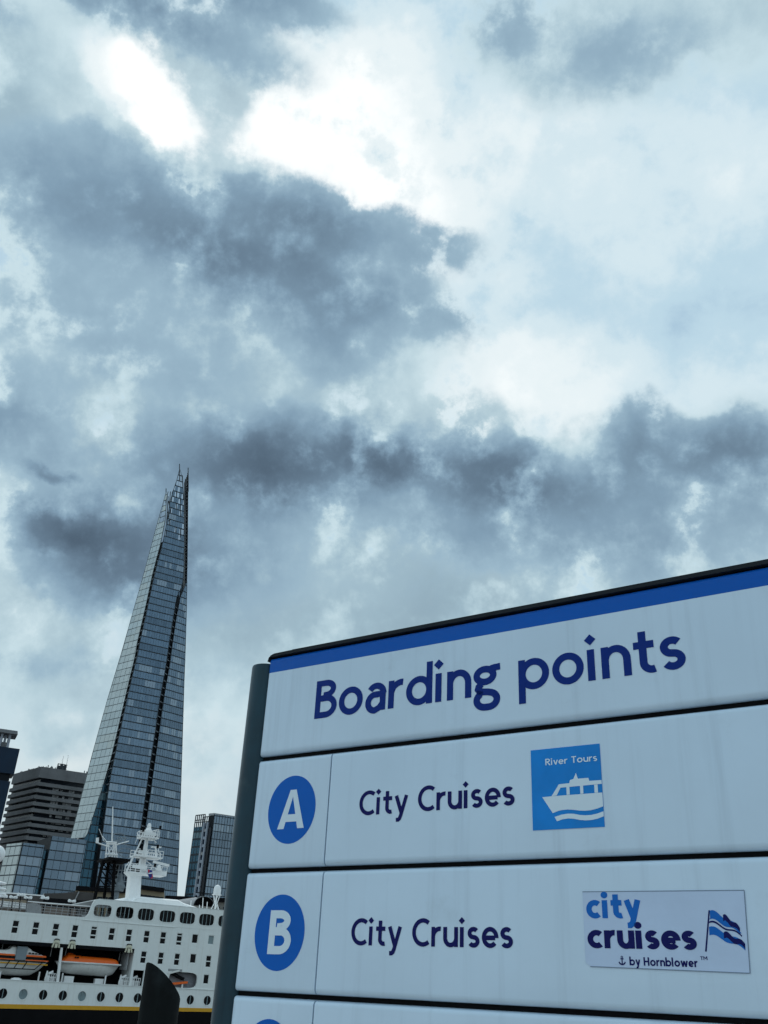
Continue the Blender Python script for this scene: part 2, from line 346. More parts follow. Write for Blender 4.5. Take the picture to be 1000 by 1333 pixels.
# ------------------------------------------------------------------ glazed faces
def band_face(parent, base, P0, h, upv, rows, left, right, pitch, glassmat, nrm, bar=.5, mul=.16, skip=None, light=None, rnd=None, barmat='mull', rowvar=True):
    """rows: list of t values up the slope; left/right: functions t -> s. One part per storey of panes, one part of bars."""
    rnd = rnd or random
    P0 = np.array(P0, float); h = np.array(h, float); upv = np.array(upv, float); nrm = np.array(nrm, float); base = np.array(base, float)
    pt = lambda s, t, o=0.0: tuple(P0 + h * s + upv * t + nrm * o - base)
    bars = MB()
    for i in range(len(rows) - 1):
        t0, t1 = rows[i], rows[i + 1]
        l0, r0, l1, r1 = left(t0), right(t0), left(t1), right(t1)
        if r0 - l0 < .05 and r1 - l1 < .05: continue
        mb = MB(); lo, hi = min(l0, l1), max(r0, r1)
        c0, c1 = math.floor(lo / pitch), math.ceil(hi / pitch)
        rv = rnd.random() if rowvar else .5
        blindrow = rowvar and rnd.random() < .16
        run = 0
        tb = t0 + bar
        fb = bar / (t1 - t0); lb, rb = l0 + (l1 - l0) * fb, r0 + (r1 - r0) * fb
        for c in range(c0, c1):
            s0, s1 = c * pitch, (c + 1) * pitch
            a0, b0 = max(s0, lb), min(s1, rb); a1, b1 = max(s0, l1), min(s1, r1)
            if b0 - a0 < .02 and b1 - a1 < .02: continue
            if b0 < a0: a0 = b0 = (a1 if a0 > s0 + pitch / 2 else b1); a0 = b0 = min(max(a0, s0), s1)
            if b1 < a1: a1 = b1 = min(max((a0 + b0) / 2, s0), s1)
            if skip and rnd.random() < skip((t0 + t1) / 2, (a0 + b0) / 2): 
                continue
            if run > 0: run -= 1; v = .95
            else:
                v = .25 * rnd.random() + .45 * rv + .1
                if blindrow and rnd.random() < .55: v = .95
                elif rnd.random() < .03: v = .95; run = rnd.randint(0, 3)
            if light: v = light(v, (t0 + t1) / 2, (a0 + b0) / 2)
            m2 = mul / 2; k0, k1 = rnd.uniform(-.035, .035), rnd.uniform(-.035, .035)
            mb.quad(pt(a0 + m2, tb, .02 + k0), pt(b0 - m2, tb, .02 + k0), pt(b1 - m2, t1, .02 + k1), pt(a1 + m2, t1, .02 + k1), v)
        if mb.f: mb.build('glazing_band', glassmat, parent, fix=False, kind='stuff' if skip and skip((t0 + t1) / 2, 0) else None)
        # recessed slab edge between the storeys and slim uprights
        bars.add([pt(l0, t0, -.25), pt(r0, t0, -.25), pt(rb, tb, -.25), pt(lb, tb, -.25), pt(l0, t0, .10), pt(r0, t0, .10), pt(rb, tb, .10), pt(lb, tb, .10)],
                 [(4, 5, 6, 7), (0, 1, 5, 4), (3, 7, 6, 2), (0, 4, 7, 3), (1, 2, 6, 5)])
        for c in range(c0, c1 + 1):
            s = c * pitch
            if s < min(l0, l1) + .1 or s > max(r0, r1) - .1: continue
            m2 = mul / 2
            if (lb <= s <= rb) and (l1 <= s <= r1):
                bars.add([pt(s - m2, tb, -.1), pt(s + m2, tb, -.1), pt(s + m2, t1, -.1), pt(s - m2, t1, -.1), pt(s - m2, tb, .07), pt(s + m2, tb, .07), pt(s + m2, t1, .07), pt(s - m2, t1, .07)],
                         [(4, 5, 6, 7), (0, 4, 7, 3), (1, 2, 6, 5)])
        # the edge bars
        for (e0, e1, sg) in ((l0, l1, 1), (r0, r1, -1)):
            bars.add([pt(e0, t0, .09), pt(e0 + sg * .3, t0, .09), pt(e1 + sg * .3, t1, .09), pt(e1, t1, .09), pt(e0, t0, -.3), pt(e1, t1, -.3)], [(0, 1, 2, 3), (0, 3, 5, 4)])
    bars.build('facade_bars', barmat, parent, kind='stuff', fix=False)
def interp_fn(pts):
    a = sorted(pts); ts = [p[0] for p in a]; ss = [p[1] for p in a]
    return lambda t: float(np.interp(t, ts, ss))
def hdir(azdeg): return np.array([math.sin(rad(azdeg)), math.cos(rad(azdeg)), 0.0])
def facing(h):
    n = np.array([h[1], -h[0], 0.0]); return n

# ------------------------------------------------------------------ the glass spire
SHARD_D = 556.0
ax0 = at_dist(234, 611, SHARD_D); AX = np.array([ax0[0], ax0[1], 0.0])
sp = thing('glass_skyscraper', 'very tall tapering glass skyscraper ending in splintered open spikes', 'skyscraper', AX)
def facet_plane(azd, r0, r1, ztop=306.0):
    h = hdir(azd); n = facing(h)
    if n[1] > 0: n = -n
    P0 = AX + n * r0; up = (AX + n * r1 + np.array([0, 0, ztop])) - P0; up /= np.linalg.norm(up)
    n3 = np.cross(h, up); n3 /= np.linalg.norm(n3)
    if n3[1] > 0: n3 = -n3
    if h[0] < 0: h = -h
    return P0, h, up, n3
def st(plane, x, y):
    P0, h, up, n = plane; P = on_plane(x, y, P0, n) - P0
    return float(P @ up), float(P @ h)
def facet(azd, r0, r1, lpx, rpx, glassmat, pitch, skip=None, tmin=None, light=None, bar=.5, mul=.16, step=4.4, seed=1, barmat='mull'):
    pl = facet_plane(azd, r0, r1)
    L = [st(pl, *p) for p in lpx]; Rr = [st(pl, *p) for p in rpx]
    lf, rf = interp_fn(L), interp_fn(Rr)
    tb = min(L[-1][0], Rr[-1][0]) if tmin is None else tmin
    tt = max(L[0][0], Rr[0][0])
    if tmin is None: tb = max(tb, 0.3)
    rows = [tb]
    while rows[-1] < tt - .5: rows.append(min(rows[-1] + step, tt))
    band_face(sp, AX, pl[0], pl[1], pl[2], rows, lf, rf, pitch, glassmat, pl[3], bar, mul, skip, light, random.Random(seed), barmat)
    return pl, lf, rf, tt
LL = [(216, 641), (204, 684), (188, 744), (158, 850), (140, 910), (120, 982), (93, 1087)]
LR = [(217, 648), (215, 678), (209, 708), (199, 746), (191, 784), (179, 836), (176, 854), (165, 900), (154, 948), (145, 986), (135, 1020), (117, 1090)]
FL = [(233.6, 611), (230, 625), (225.5, 638), (221, 654), (217.5, 678), (211.5, 708), (201.5, 746), (193.5, 784), (182, 836), (178.5, 854), (167.5, 900), (157, 948), (149, 986), (142, 1020), (133, 1088), (121, 1178)]
FR = [(234.6, 611), (238, 622), (239.6, 648), (240.3, 700), (239.5, 752), (236.5, 766), (230.2, 778), (226.2, 802), (219.5, 846), (216.5, 866), (208.5, 910), (201, 962), (194, 1006), (186, 1062), (169, 1178)]
RL = [(243, 757), (235, 776), (229.8, 802), (223.3, 846), (220.7, 866), (213, 910), (206, 962), (199.5, 1006), (191.5, 1062), (176, 1178)]
RR = [(243.8, 757), (243, 800), (241.5, 850), (240, 890), (237, 990), (235, 1050), (233.5, 1100), (230, 1178)]
crown = lambda t, s: 0.0 if t < 256 else (.25 if t < 282 else .62)
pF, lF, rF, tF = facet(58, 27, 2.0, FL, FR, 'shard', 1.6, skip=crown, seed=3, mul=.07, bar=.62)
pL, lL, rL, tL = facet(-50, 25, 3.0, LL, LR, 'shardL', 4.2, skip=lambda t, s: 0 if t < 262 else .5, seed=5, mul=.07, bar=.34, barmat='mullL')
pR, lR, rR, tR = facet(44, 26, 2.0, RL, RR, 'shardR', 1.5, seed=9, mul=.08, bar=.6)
TL = [(147, 990), (133, 1026), (113, 1088), (107, 1094), (94, 1178)]; TR = [(149, 990), (143, 1020), (134, 1088), (122, 1178)]
pT, lT, rT, tT = facet(58, 21.5, 1.0, TL, TR, 'teal', 2.8, seed=11, bar=.6, mul=.3)
# core that closes the tower behind the glass sheets
def pw(pl, s, z): 
    P0, h, up, n = pl; t = (z - P0[2]) / up[2]; return P0 + h * s(t) + up * t
rings = []
vwn = np.array([AX[0], AX[1], 0]) / np.linalg.norm(AX[:2])
backd = -facing(hdir(58)); 
for z in (0.0, 40, 80, 118, 160, 200, 230, 252):
    tz = z / pF[2][2]
    pl_left = pw(pL, lL, max(z, 62))[:2] if z > 62 else pw(pT, lT, max(z, .5))[:2]
    A = np.array(pw(pF, lF, z)[:2]); B = np.array(pw(pF, rF, z)[:2])
    Rp = np.array(pw(pR, rR, min(z, 225))[:2]) if z < 225 else B
    k = 1 - z / 330.0
    ring = [pl_left, A, B, Rp, AX[:2] + backd[:2] * 26 * k + hdir(58)[:2] * 22 * k, AX[:2] + backd[:2] * 28 * k - hdir(58)[:2] * 8 * k]
    cen = sum(np.array(r) for r in ring) / 6
    view = np.array([AX[0], AX[1]]) / np.linalg.norm(AX[:2])
    ring = [np.array(r) + (cen - np.array(r)) * (.07 if j != 3 else .03) + view * (2.2 if j < 4 else 0) for j, r in enumerate(ring)]
    rings.append([(r[0] - AX[0], r[1] - AX[1], z) for r in ring])
MB().loft(rings).build('core', 'core', sp)
# slab ends that bridge the slots between the sheets
for (pa, ea, pb, eb, z0, z1) in ((pF, rF, pR, lR, 20, 215), (pL, rL, pF, lF, 92, 250)):
    mb = MB()
    for k in range(int((z1 - z0) / 4.4)):
        z = z0 + 4.4 * k; A = pw(pa, ea, z) - AX; B = pw(pb, eb, z) - AX; off = vwn * 1.2
        mb.obox(tuple(A + off), tuple(B + off), .5, .55)
    mb.build('slab_ends', 'slab', sp, kind='stuff')
# thin blade seen on edge, and the steel behind the open crown
def px_at(x, y, dist): return at_dist(x, y, dist) - AX
mb = MB()
vw = np.array([AX[0], AX[1], 0]) / np.linalg.norm(AX[:2]); side = np.array([vw[1], -vw[0], 0])
edge = [(245.2, 615), (245.2, 640), (244.8, 690), (244.3, 730), (243.6, 762)]; inner = [(244.2, 617), (242.5, 640), (241.8, 690), (241.2, 730), (240.6, 762)]
for (e0, e1, i0, i1) in zip(edge, edge[1:], inner, inner[1:]):
    p = []
    for (e, i) in ((e0, i0), (e1, i1)):
        p += [px_at(*e, SHARD_D + 1), px_at(*i, SHARD_D + 1), px_at(*i, SHARD_D + 1) + vw * 16, px_at(*e, SHARD_D + 1) + vw * 16 - side * 1.5]
    mb.add(p, [(0, 1, 5, 4), (1, 2, 6, 5), (2, 3, 7, 6), (3, 0, 4, 7), (0, 3, 2, 1), (4, 5, 6, 7)])
mb.build('side_blade', 'core', sp)
mb = MB()
for k in range(31):
    y = 616 + k * 4.7; x0 = np.interp(y, [p[1] for p in inner], [p[0] for p in inner]); x1 = np.interp(y, [p[1] for p in edge], [p[0] for p in edge])
    mb.obox(px_at(x0 - .3, y, SHARD_D), px_at(x1 + .15, y + .5, SHARD_D), .5, .5)
mb.build('blade_bars', 'steel', sp, kind='stuff')
mb = MB()
for (a, b) in (((222, 640), (218, 690)), ((219.5, 652), (223, 676)), ((217.5, 668), (222, 664)), ((216.5, 680), (221.5, 677)), ((233.8, 604), (234, 625)), ((216.3, 636), (216, 655)), ((245, 609), (245.2, 640)), ((241, 632), (242.4, 690)), ((237.5, 619), (239, 650)),
               ((219, 646), (216, 700)), ((241.3, 624), (241.6, 660)), ((230, 640), (229, 700)), ((224.5, 640), (220, 690)), ((235, 640), (235, 700))):
    mb.obox(px_at(*a, SHARD_D + 4), px_at(*b, SHARD_D + 4), .55, .55)
mb.build('crown_frame', 'steel', sp, kind='stuff')

# ------------------------------------------------------------------ lower glass block beside the spire
NB_D = 500.0
def box_building(name, label, cat, corner_px, dist, azR, azL, xr_px, xl_px, rows_px_top, gm_R, gm_L, step, pitchR, pitchL, z0=0.0, depth=30, capm='concrete', bar=.5, seed=2, mul=.16, parent=None, tilt=0.0):
    """two glazed faces meeting at a corner; the top of the corner is seen at corner_px"""
    cp = at_dist(*corner_px, dist); base = np.array([cp[0], cp[1], z0]); H = cp[2] - z0
    th = parent or thing(name, label, cat, base)
    bb = base if parent is None else np.array(parent.location)
    up = np.array([0, 0, 1.0]); ends = []
    for (azd, xpx, gm, pitch, sgn) in ((azR, xr_px, gm_R, pitchR, 1), (azL, xl_px, gm_L, pitchL, -1)):
        if xpx is None: ends.append(base); continue
        h = hdir(azd); n = facing(h); n = n if n[1] < 0 else -n
        e = on_plane(*xpx, base, n); wd = abs(float((e - base) @ h)); ends.append(base + h * wd)
        rows = [0.0]
        while rows[-1] < H - .5: rows.append(min(rows[-1] + step, H))
        hh = h if h[0] > 0 else -h; P0 = base if h[0] > 0 else base + h * wd
        if gm: band_face(th, bb, P0 + n * .15, hh, up, rows, lambda t: 0.0, lambda t, w=wd: w, pitch, gm, n, bar, mul, rnd=random.Random(seed))
    b2 = base[:2]; eR, eL = ends[0][:2], ends[1][:2]
    q = [eL - bb[:2], b2 - bb[:2], eR - bb[:2], eR + (eL - b2) - bb[:2]] if xl_px is not None else [b2 - bb[:2], eR - bb[:2], eR - bb[:2] + hdir(azR - 90)[:2] * depth, b2 - bb[:2] + hdir(azR - 90)[:2] * depth]
    MB().plan([tuple(v) for v in q], z0 - bb[2] + .0, z0 - bb[2] + H - .1).build('block', 'core', th)
    return th, base, H, q
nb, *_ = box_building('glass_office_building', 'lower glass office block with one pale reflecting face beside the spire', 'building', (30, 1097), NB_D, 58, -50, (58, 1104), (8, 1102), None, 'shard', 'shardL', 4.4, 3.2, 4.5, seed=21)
box_building(None, None, None, (67.5, 1088), NB_D + 8, 58, -32, (114, 1093), None, None, 'shard', None, 4.4, 3.4, 3, seed=22, parent=nb, depth=26)
box_building(None, None, None, (57, 1105), NB_D + 10, 58, -32, (69, 1104), None, None, 'teal', None, 4.4, 3.4, 3, seed=23, parent=nb, depth=22)

# ------------------------------------------------------------------ banded concrete hospital tower and its blue shaft
GD = 690.0
def banded_tower():
    cp = at_dist(56.5, 999, GD); base = np.array([cp[0], cp[1], 0.0]); th = thing('banded_tower', 'grey concrete tower block with stacked horizontal window bands', 'building', base)
    azR, azL = 62, -44
    hR, hL = hdir(azR), hdir(azL)
    nR = facing(hR); nL = facing(hL); nL = nL if nL[1] < 0 else -nL
    wR = abs(float((on_plane(116, 1008, base, nR) - base) @ hR)); wL = abs(float((on_plane(19, 1014, base, nL) - base) @ hL))
    def ringpoly(o):      # outline grown by o
        c = (nR[:2] + nL[:2]) * o * 1.1
        return [tuple(hL[:2] * wL + nL[:2] * o), tuple(c), tuple(hR[:2] * wR + nR[:2] * o), tuple(hR[:2] * wR + hL[:2] * wL)]
    zs = lambda y: at_dist(56.5 - (y - 999) * .15, y, GD)[2]
    top = zs(999)
    MB().plan(ringpoly(0.0), 0, top - 1).build('glazed_core', 'darkglass', th)
    MB().plan(ringpoly(1.6), zs(1013), top).build('parapet', 'concrete', th)
    y = 1019.0
    k = 0
    while y < 1170:
        MB().plan(ringpoly(2.0), zs(y + 4.6), zs(y)).build('spandrel_band', 'concrete', th)
        y += 8.6 if k != 4 else 10.5; k += 1
    r = random.Random(4)
    mb = MB()
    for k in range(70):       # window piers, lit blinds
        pass
    for i in range(9):        # blinds between the bands on the right face
        zc = zs(1019 + 8.6 * i + 6.5)
        for j in range(9):
            s = wR * (.28 + .5 * r.random()); p = hR * s + nR * .12
            a = p - hR * .7; b = p + hR * .7
            mb.quad((a[0], a[1], zc - .7), (b[0], b[1], zc - .7), (b[0], b[1], zc + .9), (a[0], a[1], zc + .9))
    mb.build('window_blinds', 'shipgrey', th, kind='stuff', fix=False)
    mb = MB()                 # roof clutter: railing posts, plant frame and aerials
    for i in range(26):
        f = r.random(); e = hL * wL * f if i % 2 else hR * wR * f
        mb.obox((e[0], e[1], top), (e[0], e[1], top + r.uniform(.8, 2.0)), .5, .5)
    for i in range(10):
        e = hR * wR * (.38 + .02 * i) + hL * 6; mb.obox((e[0], e[1], top), (e[0], e[1], top + r.uniform(3.5, 5.5)), .6, .6)
    e0 = hR * wR * .38 + hL * 6; e1 = hR * wR * .58 + hL * 6
    for dz in (2, 3.6, 5): mb.obox((e0[0], e0[1], top + dz), (e1[0], e1[1], top + dz), .5, .5)
    for f, dz in ((.46, 11), (.56, 12)):
        e = hR * wR * f + hL * 6; mb.tube((e[0], e[1], top), (e[0], e[1], top + dz), .18, .08, 5)
    mb.build('roof_plant', 'steel', th, kind='stuff')
    # dark slab with the cantilevered top, at the side
    cb = at_dist(26, 975, GD - 6); base2 = np.array([cb[0], cb[1], 0.0]); t2 = thing('service_tower', 'dark blue shaft with a flat canopy on stilts on its roof', 'building', base2)
    h2 = hdir(66); n2 = facing(h2); H2 = cb[2]
    def rect(x0, x1, y0, y1): return [tuple((h2 * x - n2 * y)[:2]) for x, y in ((x0, y0), (x1, y0), (x1, y1), (x0, y1))]
    MB().plan(rect(-40, 0, 0, 18), H2 - 17, H2).build('head', 'navyclad', t2)
    MB().plan(rect(-38, -2.2, 1.5, 17), H2 - 22, H2 - 17).build('neck', 'core', t2)
    MB().plan(rect(-11, -1.2, 0, 18), 0, H2 - 22).build('shaft', 'navyclad', t2)
    MB().plan(rect(-40, -11, 2.5, 18), 0, H2 - 22).build('wing', 'darkglass', t2)
    for i in range(9):
        z = H2 - 27 - i * 8; MB().plan(rect(-40, -11.1, .8, 2.5), z - 3, z).build('spandrel_band', 'fin', t2)
    for x, y in ((-13, 4), (-8, 4), (-13, 12), (-8, 12), (-10.5, 8)):
        MB().obox(tuple((h2 * x - n2 * y)[:2]) + (H2,), tuple((h2 * (x + .0) - n2 * y)[:2]) + (H2 + 9.5,), 1.3, 1.3).build('stilt', 'fin', t2)
    MB().plan(rect(-13.5, -7.5, 4, 12), H2, H2 + 4).build('plant_room', 'concrete', t2)
    MB().plan(rect(-18.5, -3.5, 0, 18), H2 + 9.5, H2 + 12.0, rect(-18, -4, 1, 17)).build('canopy', 'concrete', t2)
banded_tower()

# ------------------------------------------------------------------ residential tower on the right
def apartment_tower():
    dd = 470.0
    cp = at_dist(279, 1060, dd); base = np.array([cp[0], cp[1], 0.0]); H = cp[2]
    th = thing('apartment_tower', 'slim tower with dark flank, pale fins and a pale glass face', 'building', base)
    hR = hdir(58); nR = facing(hR); hL = hdir(-50); nL = facing(hL); nL = nL if nL[1] < 0 else -nL
    up = np.array([0, 0, 1.0])
    rows = list(np.arange(0, H, 3.55)); rows.append(H)
    wR = 26.0
    band_face(th, base, base + nR * .2, hR, up, rows, lambda t: 0.0, lambda t: wR, 1.45, 'shardR', nR, .35, .22, rnd=random.Random(31))
    w1 = abs(float((on_plane(265.5, 1075, base, nL) - base) @ hL)); w2 = abs(float((on_plane(253, 1078, base, nL) - base) @ hL))
    zt = at_dist(266, 1069, dd)[2]; zt2 = at_dist(254, 1073, dd)[2]
    A = lambda w, o=0.0: tuple((hL * w + nL * o)[:2])
    E = lambda w, o=0.0: tuple((hR * wR + hL * w + nL * o)[:2])
    MB().plan([A(.2), E(.2), E(w2 * .5), A(w1 * .55)], 0, H - .5).build('block', 'core', th)
    MB().plan([A(w1 * .5), E(w2 * .5), E(w2), A(w2)], 0, zt2).build('flank_block', 'navyclad', th)
    # recessed stair column with balconies between pale fins
    for f in (1.0, .58): MB().plan([A(w1 * f, .8), A(w1 * f - .8, .8), A(w1 * f - .8, -.5), A(w1 * f, -.5)], 0, zt).build('fin', 'fin', th)
    MB().plan([A(w1 * .28, .5), A(w1 * .04, .5), A(w1 * .04, -.5), A(w1 * .28, -.5)], 0, H - 6).build('dark_pier', 'darkglass', th)
    for i in range(28):
        z = zt - 3 - i * 3.55
        if z < 2: break
        MB().plan([A(w1 * .97, .45), A(w1 * .62, .45), A(w1 * .62, -.4), A(w1 * .97, -.4)], z - 1.3, z).build('balcony_front', 'fin' if i % 3 else 'shipgrey', th)
    # dark flank storeys
    P0 = base + hL * w2; hh = -hL
    rows2 = list(np.arange(0, zt2, 3.55)); rows2.append(zt2)
    band_face(th, base, P0 + nL * .2, hh, up, rows2, lambda t: 0.0, lambda t, w=w2 - w1: w, 2.2, 'teal', nL, .9, .35, rnd=random.Random(33))
    # open roof lattice and parapet
    mb = MB(); ztop = at_dist(255, 1057, dd)[2]
    for i in range(6):
        w = w1 + (w2 - w1) * i / 5
        for k in (0.0, 5.0):
            p = hL * w - nL * k; mb.obox((p[0], p[1], zt2 - 1), (p[0], p[1], ztop), .45, .45)
    for z in (zt2 + 2.2, ztop - 2.4, ztop):
        for k in (0, 5.0):
            a = hL * w1 - nL * k; b = hL * w2 - nL * k; mb.obox((a[0], a[1], z), (b[0], b[1], z), .4, .4)
    mb.build('roof_lattice', 'steel', th, kind='stuff')
    MB().plan([A(w1 * .6, .1), A(.1, .1), E(.1), E(w1 * .6)], H - .4, H + .6).build('parapet', 'shipgrey', th)
    cb = at_dist(238, 1150, dd); 
    return th
apartment_tower()

# ------------------------------------------------------------------ river-front roofs behind the ships
def roof_block(name, label, cat, pxs, dist, m, depth=18, eav=None):
    """front outline given by its roof line; the walls run down to the bank"""
    P = [at_dist(x, y, dist) for x, y in pxs]; base = np.array([P[0][0], P[0][1], 0.0])
    vw = np.array([base[0], base[1], 0]) / np.linalg.norm(base[:2])
    th = thing(name, label, cat, base)
    mb = MB(); n = len(P); v = []
    for p in P: v.append(p - base)
    for p in P: v.append(np.array([p[0], p[1], 0]) - base)
    for p in P: v.append(p - base + vw * depth)
    for p in P: v.append(np.array([p[0], p[1], 0]) - base + vw * depth)
    f = []
    for i in range(n - 1):
        f += [(n + i, n + i + 1, i + 1, i), (i, i + 1, 2 * n + i + 1, 2 * n + i), (2 * n + i, 2 * n + i + 1, 3 * n + i + 1, 3 * n + i)]
    f += [(n, 0, 2 * n, 3 * n), (n - 1, 2 * n - 1, 4 * n - 1, 3 * n - 1)]
    mb.add(v, f).build('roof' if 'roof' in name else 'wall', m, th)
    return th, P, base, vw
t1, P, b, vw = roof_block('pitched_roof_hall', 'long low hall with a dark slate brown roof behind the cruise ship', 'building', [(-25, 1164), (20, 1163.5), (38, 1163.2), (54, 1166.5), (58, 1163), (80, 1162.5), (103, 1160.5), (124, 1162.5), (126, 1190)], 330, 'canvas')
mb = MB()
for a, c in (((103, 1160.5), (96, 1175)), ((58, 1163), (52, 1170)), ((124, 1162.5), (121, 1176))):
    p0 = at_dist(*a, 329.4) - b; p1 = at_dist(*c, 329.4) - b; mb.obox(p0, p1, .3, .3)
mb.build('roof_seam', 'shipgrey', t1, kind='stuff')
MB().obox(at_dist(-20, 1173, 329) - b, at_dist(34, 1177, 329) - b, .8, 2.0).build('eaves_band', 'stone', t1)
MB().obox(at_dist(56, 1174.5, 328.6) - b, at_dist(118, 1179, 328.6) - b, .8, 2.6).build('eaves_shadow_bar', 'dark', t1)  # solid dark bar drawn as the shadow under the eaves
def stone_block(label, pxs, dist, m, wins):
    th, P, b, vw = roof_block('stone_building', label, 'building', pxs, dist, m)
    a, c = at_dist(*pxs[1], dist - .8) - b, at_dist(*pxs[-2], dist - .8) - b
    MB().obox(a, c, 1.2, 1.3).build('cornice', 'dark', th)
    for i in range(wins):
        f = (i + .5) / wins; p = a + (c - a) * f; MB().obox(p - np.array([0, 0, 4.6]), p - np.array([0, 0, 2.2]), 1.6, .4, (0, 1, 0)).build('window', 'darkglass', th)
    return th
stone_block('tan stone riverside block behind the lattice mast', [(98, 1176), (99, 1156), (130, 1157), (164, 1160), (165, 1184)], 345, 'stone', 9)
stone_block('tan stone riverside block between radar mast and apartment tower', [(180, 1184), (181, 1154.5), (214, 1159), (215, 1180)], 345, 'stone', 6)
stone_block('low grey stone block at the foot of the apartment tower', [(214, 1186), (215, 1168.5), (250, 1167.5), (300, 1172), (301, 1190)], 350, 'stone2', 8)
stone_block('broad grey stone wharf building next to the arcade', [(318, 1200), (319, 1172), (372, 1178), (425, 1184), (426, 1210)], 335, 'stone2', 11)
stone_block('tan stone wharf building with a long cornice beyond the grey wharf', [(430, 1215), (431, 1192), (500, 1199), (575, 1207), (576, 1230)], 330, 'stone', 13)
# barrel-vaulted glass roof
cv = at_dist(266, 1177, 300); vb = np.array([cv[0], cv[1], 0.0]); va = thing('vaulted_arcade', 'arched glass barrel vault with dark ribs behind the white railing', 'arcade', vb, rz_ship)
Rv = float(abs(at_dist(253, 1166, 300)[0] - at_dist(281, 1170, 300)[0])) / 2
zb = cv[2] - .6
mb = MB()
def arc_ring(r, y): return [(r * math.cos(a), y, zb + r * .85 * math.sin(a)) for a in [math.pi * i / 18 for i in range(19)]]
def arch(mb, r0, r1, y0, y1):
    n = 19; p = arc_ring(r0, y0) + arc_ring(r1, y0) + arc_ring(r0, y1) + arc_ring(r1, y1)
    f = []
    for i in range(n - 1):
        f += [(i, i + 1, n + i + 1, n + i), (n + i, n + i + 1, 3 * n + i + 1, 3 * n + i), (i, i + 1, 2 * n + i + 1, 2 * n + i), (2 * n + i, 2 * n + i + 1, 3 * n + i + 1, 3 * n + i)]
    mb.add(p, f)
arch(mb, Rv * .90, Rv, 0, .8); mb.build('front_arch', 'iron', va)
mb = MB(); arch(mb, Rv * 1.0, Rv * 1.05, .2, 22); mb.build('vault_roof', 'shipgrey', va)
mb = MB()
for k in range(-4, 5):
    x = k * Rv / 5; mb.obox((x, .5, zb), (x, .5, zb + math.sqrt(max(.01, (Rv * .93) ** 2 - x * x)) * .85), .3, .3)
for k in range(1, 4): mb.obox((-Rv * .9, .5, zb + k * 1.2), (Rv * .9, .5, zb + k * 1.2), .25, .25)
mb.build('fan_bars', 'iron', va, kind='stuff')
MB().prism([(Rv * .95 * math.cos(math.pi * i / 16), zb + Rv * .8 * math.sin(math.pi * i / 16)) for i in range(17)], 1.0, 1.2).build('end_glazing', 'darkglass', va)
MB().box(-Rv * 1.05, Rv * 1.05, 0, 22, 0, zb).build('wall', 'stone2', va)

# ------------------------------------------------------------------ moored warship behind the cruise ship
def ship_local(px, py, d, k=KS):
    """point on a plane parallel to the cruise ship's side, d metres behind it -> (along, behind, height above water)"""
    o = O_SHIP + SN * d; P = on_plane(px, py, o, SN); q = P - O_SHIP
    return (float(q @ SH), float(q @ SN), float(P[2] - WATER))
ship_base = np.array([O_SHIP[0], O_SHIP[1], WATER])
wbase = ship_base + SN * 40
WO = 40.0
def wl(px, py, d=46.0):
    s, dd, z = ship_local(px, py, d); return (s, dd - WO, z)
ws = thing('moored_warship', 'grey museum warship with black lattice mast behind the white ship', 'warship', wbase, rz_ship)
MB().loft([[(-85, 7, 0), (-78, 0, 0), (60, 0, 0), (86, 7, 0), (60, 14, 0), (-78, 14, 0)], [(-88, 7, 6.5), (-80, -.8, 6.0), (60, -.8, 7.0), (92, 7, 8.5), (60, 14.8, 7.0), (-80, 14.8, 6.0)]]).build('hull', 'belfast', ws)
MB().box(-40, 30, 2.5, 11.5, 6.4, 10.5).build('deckhouse', 'belfast', ws)
MB().box(-14, 14, 3.5, 10.5, 10.5, 14.5).build('upper_deckhouse', 'belfast', ws)
legs = [((134.5, 1119.5), (126, 1158)), ((142, 1119.5), (137, 1158)), ((149.5, 1119.5), (147, 1158)), ((153, 1119.5), (152, 1158))]
for i, (a, b) in enumerate(legs):
    dd = 44 + (i % 2) * 5
    A, B = wl(*a, dd), wl(*b, dd); B2 = tuple(B[j] + (B[j] - A[j]) * .0 for j in range(3))
    foot = tuple(A[j] + (B[j] - A[j]) * (14.3 - A[2]) / (B[2] - A[2]) for j in range(3))
    MB().tube(A, foot, .30, .34, 8).build('leg', 'iron', ws)
mb = MB()
for yy0, yy1 in ((1123, 1132), (1132, 1143), (1143, 1154)):
    for i in range(3):
        fa = (yy0 - 1119.5) / 38.5; fb = (yy1 - 1119.5) / 38.5
        xa = legs[i][0][0] + (legs[i][1][0] - legs[i][0][0]) * fa; xb = legs[i + 1][0][0] + (legs[i + 1][1][0] - legs[i + 1][0][0]) * fb
        mb.tube(wl(xa, yy0), wl(xb, yy1), .11, n=5); xa2 = legs[i][0][0] + (legs[i][1][0] - legs[i][0][0]) * fb
        mb.tube(wl(xa2, yy1), wl(xb, yy1), .10, n=5)
mb.tube(wl(134, 1121), wl(124, 1158), .08, n=5).tube(wl(131, 1123), wl(136, 1126), .3, n=6)
mb.build('bracing', 'iron', ws, kind='stuff')
a, b = wl(133, 1119), wl(164, 1119.5)
MB().box(a[0], b[0], 1.5, 9.5, a[2] - .25, a[2] + .15).build('platform', 'iron', ws)
mb = MB()
for x0, x1 in ((137.5, 139.5), (142.5, 141), (146, 148.5), (152.5, 151), (149, 150)): mb.tube(wl(x0, 1118.5), wl(x1, 1097), .12, n=6)
for x0, x1 in ((137.5, 148.5), (146, 139.5), (142.5, 151), (152.5, 141)): mb.tube(wl(x0, 1117), wl(x1, 1099), .06, n=5)
for y, x0, x1 in ((1096, 138, 152), (1098.5, 139, 152), (1112, 137, 153)): mb.tube(wl(x0, y), wl(x1, y + .8), .16, n=6)
